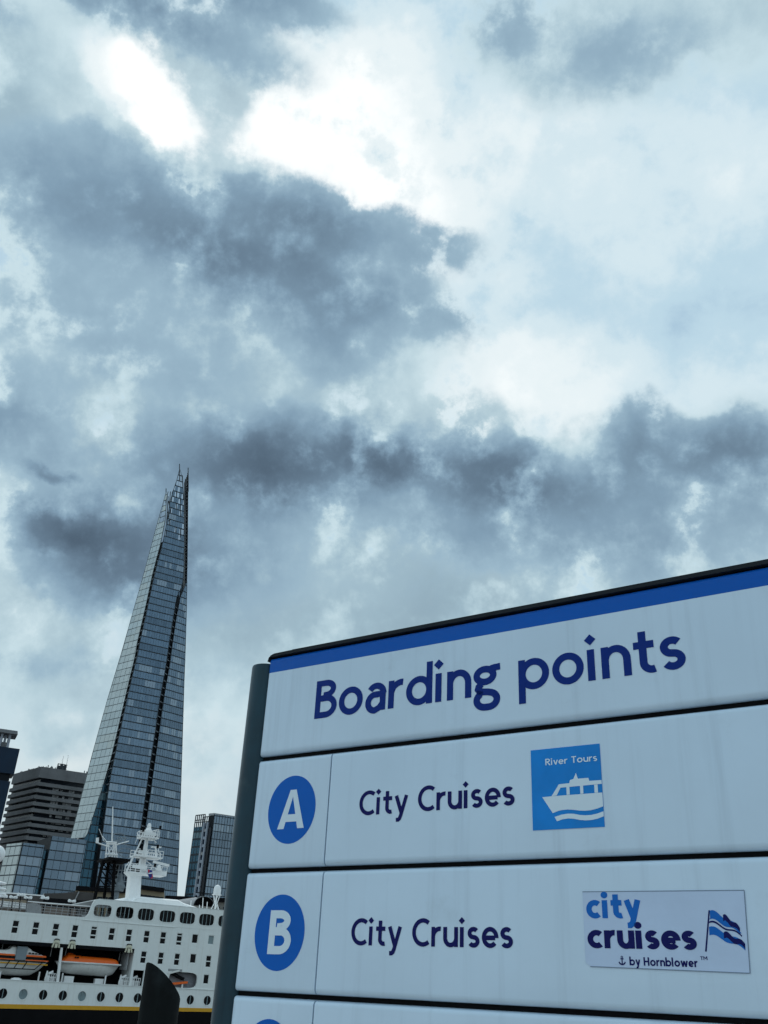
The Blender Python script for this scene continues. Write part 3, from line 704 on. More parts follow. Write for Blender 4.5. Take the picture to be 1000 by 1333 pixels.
mb.tube(wl(126, 1097), wl(141, 1102), .14, n=5).tube(wl(150, 1100), wl(168, 1095), .14, n=5).tube(wl(126.5, 1097.5), wl(127, 1090.5), .28, n=6)
mb.tube(wl(129, 1079), wl(136, 1096), .06, n=4).tube(wl(133, 1088), wl(141, 1098), .08, n=4)
mb.tube(wl(146, 1097), wl(147, 1050), .16, .10, 6)
mb.build('upper_lattice', 'mastwhite', ws, kind='stuff')
mb = MB()
for cx, cy, r in ((155, 1090, 1.3), (163.5, 1110, 1.4), (158, 1094, .9)):
    c = wl(cx, cy)
    for i in range(14):
        t0, t1_ = 2 * math.pi * i / 14, 2 * math.pi * (i + 1) / 14
        mb.tube((c[0] + r * math.cos(t0), c[1], c[2] + r * .6 * math.sin(t0)), (c[0] + r * math.cos(t1_), c[1], c[2] + r * .6 * math.sin(t1_)), .09, n=4)
    mb.tube((c[0] - r, c[1], c[2]), (c[0] + r, c[1], c[2]), .08, n=4)
mb.tube(wl(150, 1094), wl(172, 1090), .09, n=4).tube(wl(152, 1097), wl(170, 1101), .09, n=4)
mb.build('radar_aerials', 'belfast', ws, kind='stuff')
mb = MB()
c = wl(158, 1138)
for k in range(5): mb.tube((c[0] - 1.6 + .8 * k, c[1], c[2] - 2.6), (c[0] - 1.2 + .6 * k, c[1], c[2] + 1.6), .10, n=4)
for k in range(5): mb.tube((c[0] - 1.8, c[1], c[2] - 2.4 + k), (c[0] + 1.8, c[1], c[2] - 2.2 + k), .08, n=4)
mb.lathe((c[0], c[1] + 1, c[2] - 3.0), [(1.2, 0), (1.4, 1.0), (.8, 2.0), (.5, 3.2)], 10)
mb.tube((c[0], c[1] + 1, 14.2), (c[0], c[1] + 1, c[2] - 2.8), .5, n=8)
mb.build('gun_director', 'belfast', ws, kind='stuff')
# ------------------------------------------------------------------ the cruise ship
cs = thing('cruise_ship', 'white expedition cruise ship with black hull and yellow stripe', 'ship', ship_base, rz_ship)
ZW = 1.6 - WATER
def ST(p): return (p[0] * KS, p[1], (p[2] - 1.6) * KS + ZW)       # (along, depth in m, height) in survey units -> local metres
def sl_(px, py, d=0.0):
    """survey coordinates of a pixel on the plane d metres behind the ship's side"""
    s, dd, z = ship_local(px, py, d); return (s / KS, d, (z - ZW) / KS + 1.6)
def loop(cx, cz, w, h, shape, n=24):
    out_ = []
    for i in range(n):
        a = 2 * math.pi * (i + .5) / n; c, s_ = math.cos(a), math.sin(a)
        if shape == 'round': e = 1.0
        elif shape == 'soft': e = .52
        else: e = .12
        x = math.copysign(abs(c) ** e, c); z = math.copysign(abs(s_) ** e, s_)
        if shape == 'rect':
            m = max(abs(c), abs(s_)); x, z = c / m, s_ / m
        out_.append((cx + x * w / 2, cz + z * h / 2))
    return out_
def rectpt(x0, x1, z0, z1, cx, cz, px, pz):
    dx, dz = px - cx, pz - cz; t = 1e9
    if dx > 1e-9: t = min(t, (x1 - cx) / dx)
    if dx < -1e-9: t = min(t, (x0 - cx) / dx)
    if dz > 1e-9: t = min(t, (z1 - cz) / dz)
    if dz < -1e-9: t = min(t, (z0 - cz) / dz)
    return (cx + dx * t, cz + dz * t)
def wall_row(mb, s0, s1, z0, z1, ops, y=0.0, deep=.25):
    """plating with real openings and reveals. ops: (cx, cz, w, h, shape)"""
    ops = sorted(ops); cuts = [s0]
    for a, b in zip(ops, ops[1:]): cuts.append(((a[0] + a[2] / 2) + (b[0] - b[2] / 2)) / 2)
    cuts.append(s1)
    if not ops: mb.quad((s0, y, z0), (s1, y, z0), (s1, y, z1), (s0, y, z1)); return
    for (cx, cz, w, h, shp), x0, x1 in zip(ops, cuts, cuts[1:]):
        n = 24 if shp != 'rect' else 24
        if shp == 'rect':
            L = [(cx - w / 2, cz - h / 2), (cx + w / 2, cz - h / 2), (cx + w / 2, cz + h / 2), (cx - w / 2, cz + h / 2)]; Rr = [(x0, z0), (x1, z0), (x1, z1), (x0, z1)]
        else:
            L = loop(cx, cz, w, h, shp, n); Rr = [rectpt(x0, x1, z0, z1, cx, cz, *p) for p in L]
        n = len(L); p = [(a, y, b) for a, b in Rr] + [(a, y, b) for a, b in L] + [(a, y + deep, b) for a, b in L]
        mb.add(p, [(i, (i + 1) % n, n + (i + 1) % n, n + i) for i in range(n)] + [(n + i, n + (i + 1) % n, 2 * n + (i + 1) % n, 2 * n + i) for i in range(n)])
        if shp != 'rect':   # the four corners of the cell
            for (xx, zz) in ((x0, z0), (x1, z0), (x1, z1), (x0, z1)):
                best = sorted(range(n), key=lambda i: math.atan2(math.sin(math.atan2(L[i][1] - cz, L[i][0] - cx) - math.atan2(zz - cz, xx - cx)), math.cos(math.atan2(L[i][1] - cz, L[i][0] - cx) - math.atan2(zz - cz, xx - cx))) % (2 * math.pi))
                i1, i0 = best[0], best[-1]
                mb.add([(Rr[i0][0], y, Rr[i0][1]), (xx, y, zz), (Rr[i1][0], y, Rr[i1][1])], [(0, 1, 2)])
S0, S1 = -34.0, 16.0           # straight side; beyond it the hull narrows
BOW, STERN = 34.0, -50.0
BEAM = 17.0
zst = lambda s: -.745 + .0168 * s      # top of the yellow stripe
zsb = lambda s: -1.12 + .0182 * s
def hullrow(zl, zh, name, m, y_out=0.0):
    mb = MB(ST); xs = [S0, -15, -5, 5, S1]
    ring = lambda zf: [(STERN, BEAM * .32, zf(STERN))] + [(x, -y_out, zf(x)) for x in xs] + [(24, 3.2, zf(24)), (BOW, BEAM / 2, zf(BOW)), (24, BEAM - 3.2, zf(24))] + [(x, BEAM + y_out, zf(x)) for x in reversed(xs)] + [(STERN, BEAM * .68, zf(STERN))]
    mb.loft([ring(zl), ring(zh)]); return mb.build(name, m, cs)
zfloor = (0.0 - ZW) / KS + 1.6
hullrow(lambda s: zfloor - 1.0, zsb, 'hull', 'black')
hullrow(zsb, zst, 'yellow_stripe', 'yellow', .015)
# white hull strake with portholes
port_s = [-19.1 + 2.0 * k for k in range(0, 15)]
pz = lambda s: .085 + .0088 * s
mb = MB(ST)
ops = [(s, pz(s), .92, 1.0, 'round') for s in port_s]
ZP = 1.24
# the strake follows the stripe below, so close the wedge with a thin strip
wall_row(mb, S0, S1, -.50, ZP, ops)
for a, b in ((S0, -15), (-15, -5), (-5, 5), (5, S1)): mb.quad((a, 0, zst(a)), (b, 0, zst(b)), (b, 0, -.50), (a, 0, -.50))
mb.add([(S1, 0, zst(S1)), (24, 3.2, zst(24)), (BOW, BEAM / 2, zst(BOW)), (24, BEAM - 3.2, zst(24)), (S1, BEAM, zst(S1)), (S0, BEAM, zst(S0)), (STERN, BEAM * .68, zst(STERN)), (STERN, BEAM * .32, zst(STERN)), (S0, 0, zst(S0)),
        (S1, 0, ZP), (24, 3.2, ZP), (BOW, BEAM / 2, ZP + 1), (24, BEAM - 3.2, ZP), (S1, BEAM, ZP), (S0, BEAM, ZP), (STERN, BEAM * .68, ZP), (STERN, BEAM * .32, ZP), (S0, 0, ZP)],
       [(i, i + 1, 10 + i, 9 + i) for i in range(8)])
mb.build('white_strake', 'shipwhite', cs, fix=False)
MB(ST).box(S0, S1, -.07, .05, ZP - .045, ZP + .03).build('deck_edge', 'shipwhite', cs)
for i, s in enumerate(port_s):
    z = pz(s); L0 = loop(s, z, .96, 1.04, 'round'); n = len(L0)
    fr = MB(ST); Li = loop(s, z, .86, .94, 'round')
    p = [(a, -.03, b) for a, b in loop(s, z, 1.06, 1.14, 'round')] + [(a, -.03, b) for a, b in Li] + [(a, .2, b) for a, b in Li]
    fr.add(p, [(k, (k + 1) % n, n + (k + 1) % n, n + k) for k in range(n)] + [(n + k, n + (k + 1) % n, 2 * n + (k + 1) % n, 2 * n + k) for k in range(n)])
    f = fr.build('porthole', 'shipwhite', cs, fix=False)
    g_ = MB(ST); g_.add([(a, .14, b) for a, b in loop(s, z, .95, 1.03, 'round')], [tuple(range(24))]); g_.build('pane', 'shipblind' if i in (4, 7) else 'shipglass', f, fix=False)
    MB(ST).box(s - .035, s + .035, .02, .10, z - .5, z + .5).build('bar', 'shipblind', f)
# upper side plating
plate = MB(ST)
row1 = [-19.2 + 2.0 * k if k < 4 else None for k in range(4)]
r1s = [-19.3, -17.25, -15.25, -13.27, -11.19, -9.12, -7.08, -5.05, -3.06, -1.13, .87, 2.78, 4.68, 6.53, 8.49, 10.5, 12.5]
R1 = [(s, 6.12 if i not in (13, 14) else 6.29, .66 if i < 13 else .72, 1.24 if i not in (13, 14) else .95, 'rect') for i, s in enumerate(r1s)]
ZA, ZB, ZC = 4.84, 7.40, 9.52
wall_row(plate, S0, S1, ZA, ZB, R1)
r2s = [.87, 2.85, 4.73, 6.61, 8.49, 10.5, 12.5]
R2 = [(s, 4.07 if i != 3 else 4.27, .64 if i != 3 else .72, 1.2 if i != 3 else .95, 'rect') for i, s in enumerate(r2s)]
ZM = 3.22
wall_row(plate, -.27, S1, ZM, ZA, R2)
OPN = [(.56, 2.02, 1.25, 1.5, 'rect'), (5.75, 2.06, 3.3, 1.56, 'soft'), (8.47, 2.27, .66, .95, 'rect')]
wall_row(plate, -.27, S1, ZP, ZM, OPN, deep=.35)
plate.quad((-.27, 0, ZP), (-.27, 0, ZA), (-.27, 4.5, ZA), (-.27, 4.5, ZP))          # right cheek of the boat recess
plate.quad((S0, 0, ZA), (-.27, 0, ZA), (-.27, 4.5, ZA), (S0, 4.5, ZA))              # its ceiling edge
plate.build('side_plating', 'shipwhite', cs, fix=False)
def cabin_window(s, z, w, h, kind):
    fr = MB(ST); t = .05
    for (x0, x1, z0, z1) in ((s - w / 2, s - w / 2 + t, z - h / 2, z + h / 2), (s + w / 2 - t, s + w / 2, z - h / 2, z + h / 2), (s - w / 2 + t, s + w / 2 - t, z - h / 2, z - h / 2 + t), (s - w / 2 + t, s + w / 2 - t, z + h / 2 - t, z + h / 2)):
        fr.box(x0, x1, .06, .2, z0, z1)
    if kind == 2: fr.box(s - w / 2 + t, s + w / 2 - t, -.01, .2, z - .045, z + .055)
    if kind == 3:
        fr.box(s - w / 2 + t, s + w / 2 - t, -.01, .2, z + .30, z + .38); fr.box(s - w / 2 + t, s + w / 2 - t, -.01, .2, z - .30, z - .18)
    f = fr.build('cabin_window', 'shipwhite', cs)
    MB(ST).box(s - w / 2 + .01, s + w / 2 - .01, .17, .24, z - h / 2 + .01, z + h / 2 - .01).build('pane', 'shipblind' if kind == 9 else 'shipglass', f)
for i, (s, z, w, h, _) in enumerate(R1): cabin_window(s, z, w, h, 3 if i in (7, 12) else 1 if i == 13 else 9 if i == 14 else 2)
for i, (s, z, w, h, _) in enumerate(R2): cabin_window(s, z, w, h, 1 if i == 3 else 2)
cabin_window(8.47, 2.27, .66, .95, 1)
# recess behind the boats and inside of the ship
MB(ST).box(S0, -.3, 4.6, 4.8, ZP, ZA).build('recess_wall', 'dark', cs)  # wall painted near-black, the shade of the recess put into its colour
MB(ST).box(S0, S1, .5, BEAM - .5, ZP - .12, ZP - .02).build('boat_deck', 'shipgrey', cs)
MB(ST).box(S0, -.3, .05, 4.6, ZA - .35, ZA - .03).build('recess_ceiling', 'dark', cs)  # same near-black, shade in the colour
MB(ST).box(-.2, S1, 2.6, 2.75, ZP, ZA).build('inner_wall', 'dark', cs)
MB(ST).box(S0, S1, BEAM - .2, BEAM, ZP, ZB).build('far_side', 'shipwhite', cs)
MB(ST).box(S1 - .1, S1 + .05, 0.0, BEAM, ZP, ZB).build('end_wall', 'shipwhite', cs)
MB(ST).box(S0 - .05, S0 + .1, 0.0, BEAM, ZP, ZB).build('end_wall', 'shipwhite', cs)
MB(ST).box(S0, S1, .2, BEAM - .2, ZB - .1, ZB).build('upper_deck', 'shipgrey', cs)
mb = MB(ST)
for k in range(6): mb.box(-.75 - .0 * k, -.62, .7 + k * .6, .8 + k * .6, 2.75, ZA - .3)
mb.build('recess_ribs', 'shipgrey', cs, kind='stuff')
# upper block with rounded windows
rws = [-4.48, -2.0, .41, 2.91, 5.30, 7.64, 10.0, 12.4]
blk = MB(ST)
XB = -5.05
wall_row(blk, XB, S1, ZB, ZC, [(s, 8.34, 2.02 if i < 2 else 1.9, 1.26, 'soft') for i, s in enumerate(rws[1:])] if False else [(s, 8.36 - .01 * i, (2.0 if i < 2 else 1.88) if s > -4 else 1.1, 1.26, 'soft') for i, s in enumerate(rws) if s > -4], y=-.02)
blk.v.clear(); blk.f.clear(); blk.att.clear()
wall_row(blk, -5.62, S1, 7.52, 9.20, [(s, 8.35, 2.0 if i < 2 else 1.88, 1.26, 'soft') for i, s in enumerate(rws)], y=-.02)
top = [(-5.62, 9.20), (-5.58, 9.28), (-5.48, 9.38), (-5.30, 9.46), (-5.1, 9.5), (-4.7, ZC), (S1, ZC), (S1, 9.20)]
blk.add([(x, -.02, z) for x, z in top], [tuple(range(len(top)))])
lft = [(-5.62, 9.20), (-5.70, 9.05), (-5.80, 8.7), (-5.88, 8.3), (-6.0, 7.9), (-6.2, 7.66), (-6.55, 7.56), (-6.55, 7.52), (-5.62, 7.52)]
blk.add([(x, -.02, z) for x, z in lft], [tuple(range(len(lft)))])
blk.quad((S0, -.02, ZB - .08), (S1, -.02, ZB - .08), (S1, -.02, 7.52), (S0, -.02, 7.52))
blk.quad((S0, -.02, 7.52), (S1, -.02, 7.52), (S1, .35, 7.52), (S0, .35, 7.52))
blk.quad((S0, -.02, ZB - .08), (S1, -.02, ZB - .08), (S1, .02, ZB - .08), (S0, .02, ZB - .08))
blk.quad((S0, -.02, 7.52), (-6.55, -.02, 7.52), (-6.55, -.02, 7.56), (S0, -.02, 7.62))
for (x0, z0), (x1, z1) in zip(lft[::-1][1:] and lft[:7][::-1], lft[:6][::-1]): blk.quad((x0, -.02, z0), (x1, -.02, z1), (x1, .3, z1), (x0, .3, z0))
for (x0, z0), (x1, z1) in zip(top[:6], top[1:7]): blk.quad((x0, -.02, z0), (x1, -.02, z1), (x1, .3, z1), (x0, .3, z0))
blk.build('lounge_side', 'shipwhite', cs, fix=False)
MB(ST).box(-6.5, 4.0, -.07, -.02, 7.27, 7.32).build('rubbing_strip', 'shipwhite', cs)
for i, s in enumerate(rws):
    L1 = loop(s, 8.35, 2.08 if i < 2 else 1.96, 1.34, 'soft'); L2 = loop(s, 8.35, 1.94 if i < 2 else 1.82, 1.2, 'soft'); n = 24
    fr = MB(ST); fr.add([(a, -.05, b) for a, b in L1] + [(a, -.05, b) for a, b in L2] + [(a, .14, b) for a, b in L2], [(k, (k + 1) % n, n + (k + 1) % n, n + k) for k in range(n)] + [(n + k, n + (k + 1) % n, 2 * n + (k + 1) % n, 2 * n + k) for k in range(n)])
    f = fr.build('lounge_window', 'shipwhite', cs, fix=False)
    if i >= 2:
        g_ = MB(ST); g_.add([(a, .16, b) for a, b in loop(s, 8.35, 2.0, 1.3, 'soft')], [tuple(range(24))]); g_.build('pane', 'shipglass', f, fix=False)
    for k in (-1, 0, 1): MB(ST).box(s + k * .46 - .03, s + k * .46 + .03, .04, .10, 7.74, 8.96).build('mullion', 'shipblind', f)
# open deck seen through the first two windows: railing and planters on the far rail
mb = MB(ST)
for k in range(14): x = -6 + k * .42; mb.box(x, x + .04, 6.0, 6.05, ZB, 8.55)
for z in (7.8, 8.15, 8.55): mb.box(-6, -.5, 6.0, 6.06, z, z + .05)
mb.box(-6, -.4, 3.0, 3.4, 7.5, 7.95); mb.box(-3.2, -2.6, 4, 4.3, 7.5, 8.3)
mb.build('inner_railing', 'shipgrey', cs, kind='stuff')
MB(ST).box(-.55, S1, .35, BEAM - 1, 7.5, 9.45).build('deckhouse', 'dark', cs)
MB(ST).box(-5.0, S1, -.02, BEAM - .6, ZC - .06, ZC + .02).build('lounge_roof', 'shipwhite', cs)
# white fairing on the roof
D1 = 3.0
prof = [sl_(158, 1172.5, D1), sl_(161, 1169.5, D1), sl_(166, 1168, D1), sl_(172, 1172, D1), sl_(176, 1168, D1), sl_(183, 1166.8, D1), sl_(205, 1168.8, D1), sl_(233, 1171, D1), sl_(240, 1175, D1), sl_(262, 1182.5, D1), sl_(276, 1186.5, D1)]
rings_ = []
for dpt, cut in ((D1, .16), (D1 + .5, 0), (D1 + 6, 0), (D1 + 7, .3)):
    rings_.append([(p[0], dpt, max(ZC, p[2] - cut)) for p in prof] + [(prof[-1][0], dpt, ZC), (prof[0][0], dpt, ZC)])
MB(ST).loft(rings_).build('roof_fairing', 'mastwhite', cs, smooth=True)
# railing on the open upper deck
mb = MB(ST)
for k in range(30):
    s = -6.3 - k * .62; mb.box(s - .025, s + .025, .12, .18, 7.5, 8.52 + .01 * k)
rail_posts = mb
mb.build('rail_posts', 'shipgrey', cs, kind='stuff')
for z, t in ((7.78, .05), (8.05, .05), (8.3, .05), (8.52, .07)):
    MB(ST).obox((-6.1, .15, z), (-26, .15, z + .16), .06, t).build('rail', 'teak' if t > .06 else 'shipgrey', cs)
# deck furniture behind the rail
D2 = 3.5
mb = MB(ST); mb.obox(sl_(-20, 1160, D2), sl_(57, 1166, D2), .1, .12); mb.obox(sl_(57, 1166, D2), sl_(59, 1170, D2), .1, .12)
mb.build('awning_rail', 'mastwhite', cs)
MB(ST).obox(sl_(36, 1173.5, D2), sl_(118, 1180, D2), .12, .12).build('awning_rail', 'mastwhite', cs)
for x, y, yb in ((4, 1168, 1182), (17, 1169, 1184), (27, 1166, 1185), (36, 1169.5, 1186), (58, 1170, 1188), (93, 1174, 1191)):
    mb = MB(ST); a, b = sl_(x, y, D2), sl_(x - 1.5, yb, D2); b = (b[0], b[1], 7.4); mb.tube(a, b, .06, n=6); p = mb.build('flood_lamp', 'dark', cs)
    mb = MB(ST)
    for sg in (-1, 1): mb.tube((a[0] + sg * .08, a[1] - .1, a[2] + .05), (a[0] + sg * .34, a[1] - .35, a[2] + .10), .13, .17, 8)
    mb.obox((a[0] - .1, a[1], a[2]), (a[0] + .1, a[1], a[2]), .1, .1); mb.build('lamp_heads', 'mastwhite', p, kind='stuff')
mb = MB(ST); rr = random.Random(8)
for k in range(10):
    x = 2 + k * 3.6; a = sl_(x, 1174 + k * .35, 4.2); mb.box(a[0] - .14, a[0] + .14, 4.0, 4.4, a[2] - .45, a[2] + .1)
mb.build('deck_chairs', 'mastwhite', cs, kind='stuff')
MB(ST).box(-24, -6.4, 5.0, 9.0, 7.42, 8.5).build('deck_lockers', 'teak', cs)
a = sl_(44, 1178, 4.4); MB(ST).prism([(a[0] - .7, 7.45), (a[0] - .6, a[2] + .1), (a[0] + .2, a[2] + .25), (a[0] + .8, a[2] - .1), (a[0] + 1.0, 7.45)], 4.2, 4.9).build('covered_winch', 'shipgrey', cs)
# big globe and louvred vent at the after end
c = sl_(-4.8, 1112, 6); MB(ST).dome(c, .95, -.98, 24, 14).build('radome', 'mastwhite', cs, smooth=True)
mb = MB(ST); cv_ = sl_(-3, 1160, 6); mb.tube((c[0], c[1], c[2] - .9), (cv_[0], c[1], 7.4), .45, .6, 14)
mb.build('radome_pedestal', 'mastwhite', cs, smooth=True)
for y in (1149.5, 1157, 1164):
    v = sl_(-3, y, 6); MB(ST).lathe((v[0], v[1], v[2] - .16), [(.55, 0), (.85, .04), (.95, .16), (.85, .28), (.5, .34)], 20).build('vent_louvre', 'mastwhite', cs, smooth=True)
# small white radome on its lattice stand
c = sl_(283, 1159, 4); MB(ST).lathe((c[0], c[1], c[2] - .45), [(.36, -.05), (.44, 0), (.46, .2), (.46, .55), (.40, .8), (.26, .98), (.08, 1.06)], 18).build('radome', 'mastwhite', cs, smooth=True)
mb = MB(ST); zt = c[2] - .5
for sg in (-1, 1):
    mb.tube((c[0] + sg * .42, c[1], zt), (c[0] + sg * .16, c[1], zt - .95), .05, n=5).tube((c[0] + sg * .16, c[1], zt - .95), (c[0] + sg * .6, c[1], ZC), .05, n=5).tube((c[0] + sg * .3, c[1] + .3, zt), (c[0] - sg * .5, c[1] + .3, ZC), .04, n=5)
mb.tube((c[0], c[1], zt), (c[0], c[1], ZC), .09, n=6).box(c[0] - .5, c[0] + .5, c[1] - .4, c[1] + .4, zt - .04, zt + .04)
mb.build('radome_stand', 'mastwhite', cs, kind='stuff')
# railing in front of the arcade roof
mb = MB(ST)
for x, y0, y1 in ((249, 1172, 1181), (264.5, 1168.5, 1184), (260, 1178, 1184), (270, 1174, 1185)): mb.tube(sl_(x, y0, 5), sl_(x - 1, y1 + 3, 5), .05, n=5)
mb.build('roof_posts', 'mastwhite', cs, kind='stuff')

# ---- radar mast (px positions on the ship's centre plane)
DM = 7.0
def M(x, y, d=DM): return sl_(x, y, d)
a, b = M(172.5, 1172), M(175.5, 1137)
pr = [M(165.8, 1172), M(181, 1172), M(182.5, 1141), M(168.5, 1141)]
MB(ST).loft([[(pr[0][0], DM - .9, ZC), (pr[0][0] + .8, DM - 1.2, ZC), (pr[1][0], DM - .9, ZC), (pr[1][0], DM + 1.2, ZC), (pr[0][0], DM + 1.2, ZC)],
             [(pr[3][0], DM - .7, pr[3][2]), (pr[3][0] + .6, DM - 1.0, pr[3][2]), (pr[2][0], DM - .7, pr[2][2]), (pr[2][0], DM + 1, pr[2][2]), (pr[3][0], DM + 1, pr[3][2])],
             [(M(164, 1133)[0], DM - 1.2, M(164, 1135)[2]), (pr[3][0] + .6, DM - 1.6, M(164, 1135)[2]), (M(187, 1135)[0], DM - 1.2, M(187, 1135)[2]), (M(187, 1135)[0], DM + 1.2, M(187, 1135)[2]), (M(164, 1133)[0], DM + 1.2, M(164, 1135)[2])]]).build('mast_trunk', 'mastwhite', cs)
def platform(x0, y0, x1, y1, hrail, name='mast_platform'):
    A, B = M(x0, y0), M(x1, y1); z = (A[2] + B[2]) / 2
    p = MB(ST).box(A[0], B[0], DM - 1.5, DM + 1.5, z - .07, z + .07).build(name, 'mastwhite', cs)
    mb = MB(ST); n = 7
    for i in range(n + 1):
        x = A[0] + (B[0] - A[0]) * i / n
        for d in (DM - 1.45, DM + 1.45): mb.obox((x, d, z), (x, d, z + hrail), .06, .06)
    for d in (DM - 1.45, DM + 1.45):
        for q in (.5, 1.0): mb.obox((A[0], d, z + hrail * q), (B[0], d, z + hrail * q), .06, .07)
    mb.build('railing', 'mastwhite', p, kind='stuff'); return z
platform(166, 1133, 212, 1143.5, .95); platform(173, 1114.5, 208, 1118, .75); platform(182, 1089.5, 203, 1093, .75)
for (x0, y0, x1, y1) in ((168, 1131, 189, 1121), (186, 1137, 212, 1141), (176, 1112, 190, 1105.5), (183, 1088, 200, 1083)):   # wind screens on the platforms
    A, B = M(x0, y0), M(x1, y1); MB(ST).box(A[0], B[0], DM - 1.56, DM - 1.5, min(A[2], B[2]), min(A[2], B[2]) + .42).build('wind_screen', 'mastwhite', cs)
MB(ST).tube(M(185.5, 1136), M(188, 1113), .34, .28, 10).build('mast_pole', 'mastwhite', cs)
MB(ST).tube(M(188, 1113), M(191.5, 1091), .30, .20, 10).build('mast_pole', 'mastwhite', cs)
for (p0, p1) in (((164.5, 1135), (185, 1092)), ((181, 1131), (185, 1114)), ((187, 1107), (190.5, 1092)), ((165.5, 1133), (174, 1113)), ((180, 1131), (183.5, 1116))):
    MB(ST).tube(M(*p0, DM - .6), M(*p1, DM - .6), .11, .09, 7).build('mast_stay', 'mastwhite', cs)
c = M(194.5, 1075); MB(ST).lathe((c[0], c[1], c[2] - .35), [(.16, -.25), (.24, 0), (.26, .25), (.22, .5), (.1, .66)], 14).build('antenna_dome', 'mastwhite', cs, smooth=True)
MB(ST).lathe((c[0], c[1], M(193, 1083)[2] - .2), [(.5, 0), (.42, .4), (.2, .75)], 12).build('antenna_base', 'mastwhite', cs)
A, B = M(194, 1124), M(214.5, 1129); mm = ((A[0] + B[0]) / 2, DM - 2.0, (A[2] + B[2]) / 2)
MB(ST).obox((A[0], DM - 2, A[2] + .08), (B[0], DM - 2, B[2] + .08), .28, .26).build('radar_scanner', 'mastwhite', cs)
MB(ST).lathe((mm[0] - .2, DM - 2, mm[2] - .75), [(.3, 0), (.26, .45), (.12, .68)], 10).build('radar_turret', 'mastwhite', cs)
A, B = M(197, 1102.5), M(210, 1103); MB(ST).obox(A, B, .2, .16).build('radar_scanner', 'mastwhite', cs)
mb = MB(ST).tube(M(203, 1103), M(203, 1117), .12, n=7); mb.build('radar_turret', 'mastwhite', cs)
mb = MB(ST)
for p0, p1, r in (((181, 1082), (190, 1081), .05), ((198, 1082), (208.5, 1079.5), .06), ((178, 1084), (182, 1091), .04), ((205, 1092), (206.5, 1080), .04), ((202, 1098), (200, 1085), .04), ((196, 1089), (204, 1097), .05), ((206, 1110), (207, 1100), .05), ((209, 1110), (209, 1120), .05), ((168, 1122), (165, 1127), .05), ((190, 1120), (205, 1133), .05), ((176, 1098), (181, 1085), .03)):
    mb.tube(M(*p0, DM - 1), M(*p1, DM - 1), r, n=5)
mb.build('whip_aerials', 'mastwhite', cs, kind='stuff')
mb = MB(ST)
for (x, y) in ((208.8, 1077.5), (205.5, 1102), (187, 1079.5), (202, 1126), (185, 1104)):
    p = M(x, y, DM - 1.6); mb.box(p[0] - .12, p[0] + .12, p[1] - .1, p[1] + .1, p[2] - .22, p[2] + .22)
mb.build('mast_lamps', 'dark', cs, kind='stuff')
fl = thing('union_flag', 'small red, white and blue flag hanging below the radar mast platform', 'flag', (0, 0, 0), 0)
p = M(195.5, 1137.5, 5.0); lp = ST(p); wp = ship_base + SH * lp[0] + SN * lp[1] + np.array([0, 0, lp[2]])
fl.location = tuple(wp - np.array([0, 0, .7])); fl.rotation_euler = (0, 0, rz_ship)
def flagpiece(name, poly, m, y): 
    mb = MB(); mb.add([(x, y + .06 * math.sin(x * 5 + z * 2), z) for x, z in poly] + [(x, y + .015 + .06 * math.sin(x * 5 + z * 2), z) for x, z in poly], [tuple(range(len(poly))), tuple(range(2 * len(poly) - 1, len(poly) - 1, -1))] + [(i, (i + 1) % len(poly), len(poly) + (i + 1) % len(poly), len(poly) + i) for i in range(len(poly))]); return mb.build(name, m, fl)
flagpiece('field', [(-.45, 1.3), (.25, 1.2), (.55, .2), (.1, .0), (-.35, .6)], 'flagblue', 0)
flagpiece('red_stripe', [(-.45, 1.3), (-.05, 1.25), (.2, .75), (-.3, .8)], 'flagred', -.04); flagpiece('red_stripe', [(.1, .7), (.42, .62), (.5, .1), (.2, .05)], 'flagred', -.04)
flagpiece('white_stripe', [(-.32, .80), (.3, .95), (.34, .76), (-.3, .66)], 'mastwhite', -.06)
MB().tube((-.5, .02, 1.6), (.6, .02, .1), .012, n=5).build('halyard', 'shipgrey', fl)

# ---- boats, davits and deck gear in the recess
def davit_lamp(x, y):
    c = sl_(x, y, -.2); mb = MB(ST)
    mb.prism([(c[0] - .42, c[2] - .36), (c[0] - .30, c[2] + .20), (c[0] - .18, c[2] + .34), (c[0] + .18, c[2] + .34), (c[0] + .30, c[2] + .20), (c[0] + .42, c[2] - .36), (c[0] + .28, c[2] - .36), (c[0] + .2, c[2] + .1), (c[0] - .2, c[2] + .1), (c[0] - .28, c[2] - .36)], -.28, .0)
    d = mb.build('davit_head', 'lampbeige', cs); MB(ST).box(c[0] - .14, c[0] + .14, -.33, -.27, c[2] - .38, c[2] + .02).build('sheave', 'lampbeige', d)
    MB(ST).prism([(c[0] - .30, c[2] + .33), (c[0] - .2, c[2] + .48), (c[0] + .2, c[2] + .48), (c[0] + .30, c[2] + .33), (c[0] + .18, c[2] + .43), (c[0] - .18, c[2] + .43)], -.3, .0).build('hood', 'dark', d)
for x, y in ((73.5, 1228.5), (94, 1229.8), (168, 1235)): davit_lamp(x, y)
A, B = sl_(81, 1229, .2), sl_(75, 1278, .2); MB(ST).tube((A[0], .2, A[2]), (B[0], .2, ZP), .14, .17, 8).build('davit_post', 'mastwhite', cs)
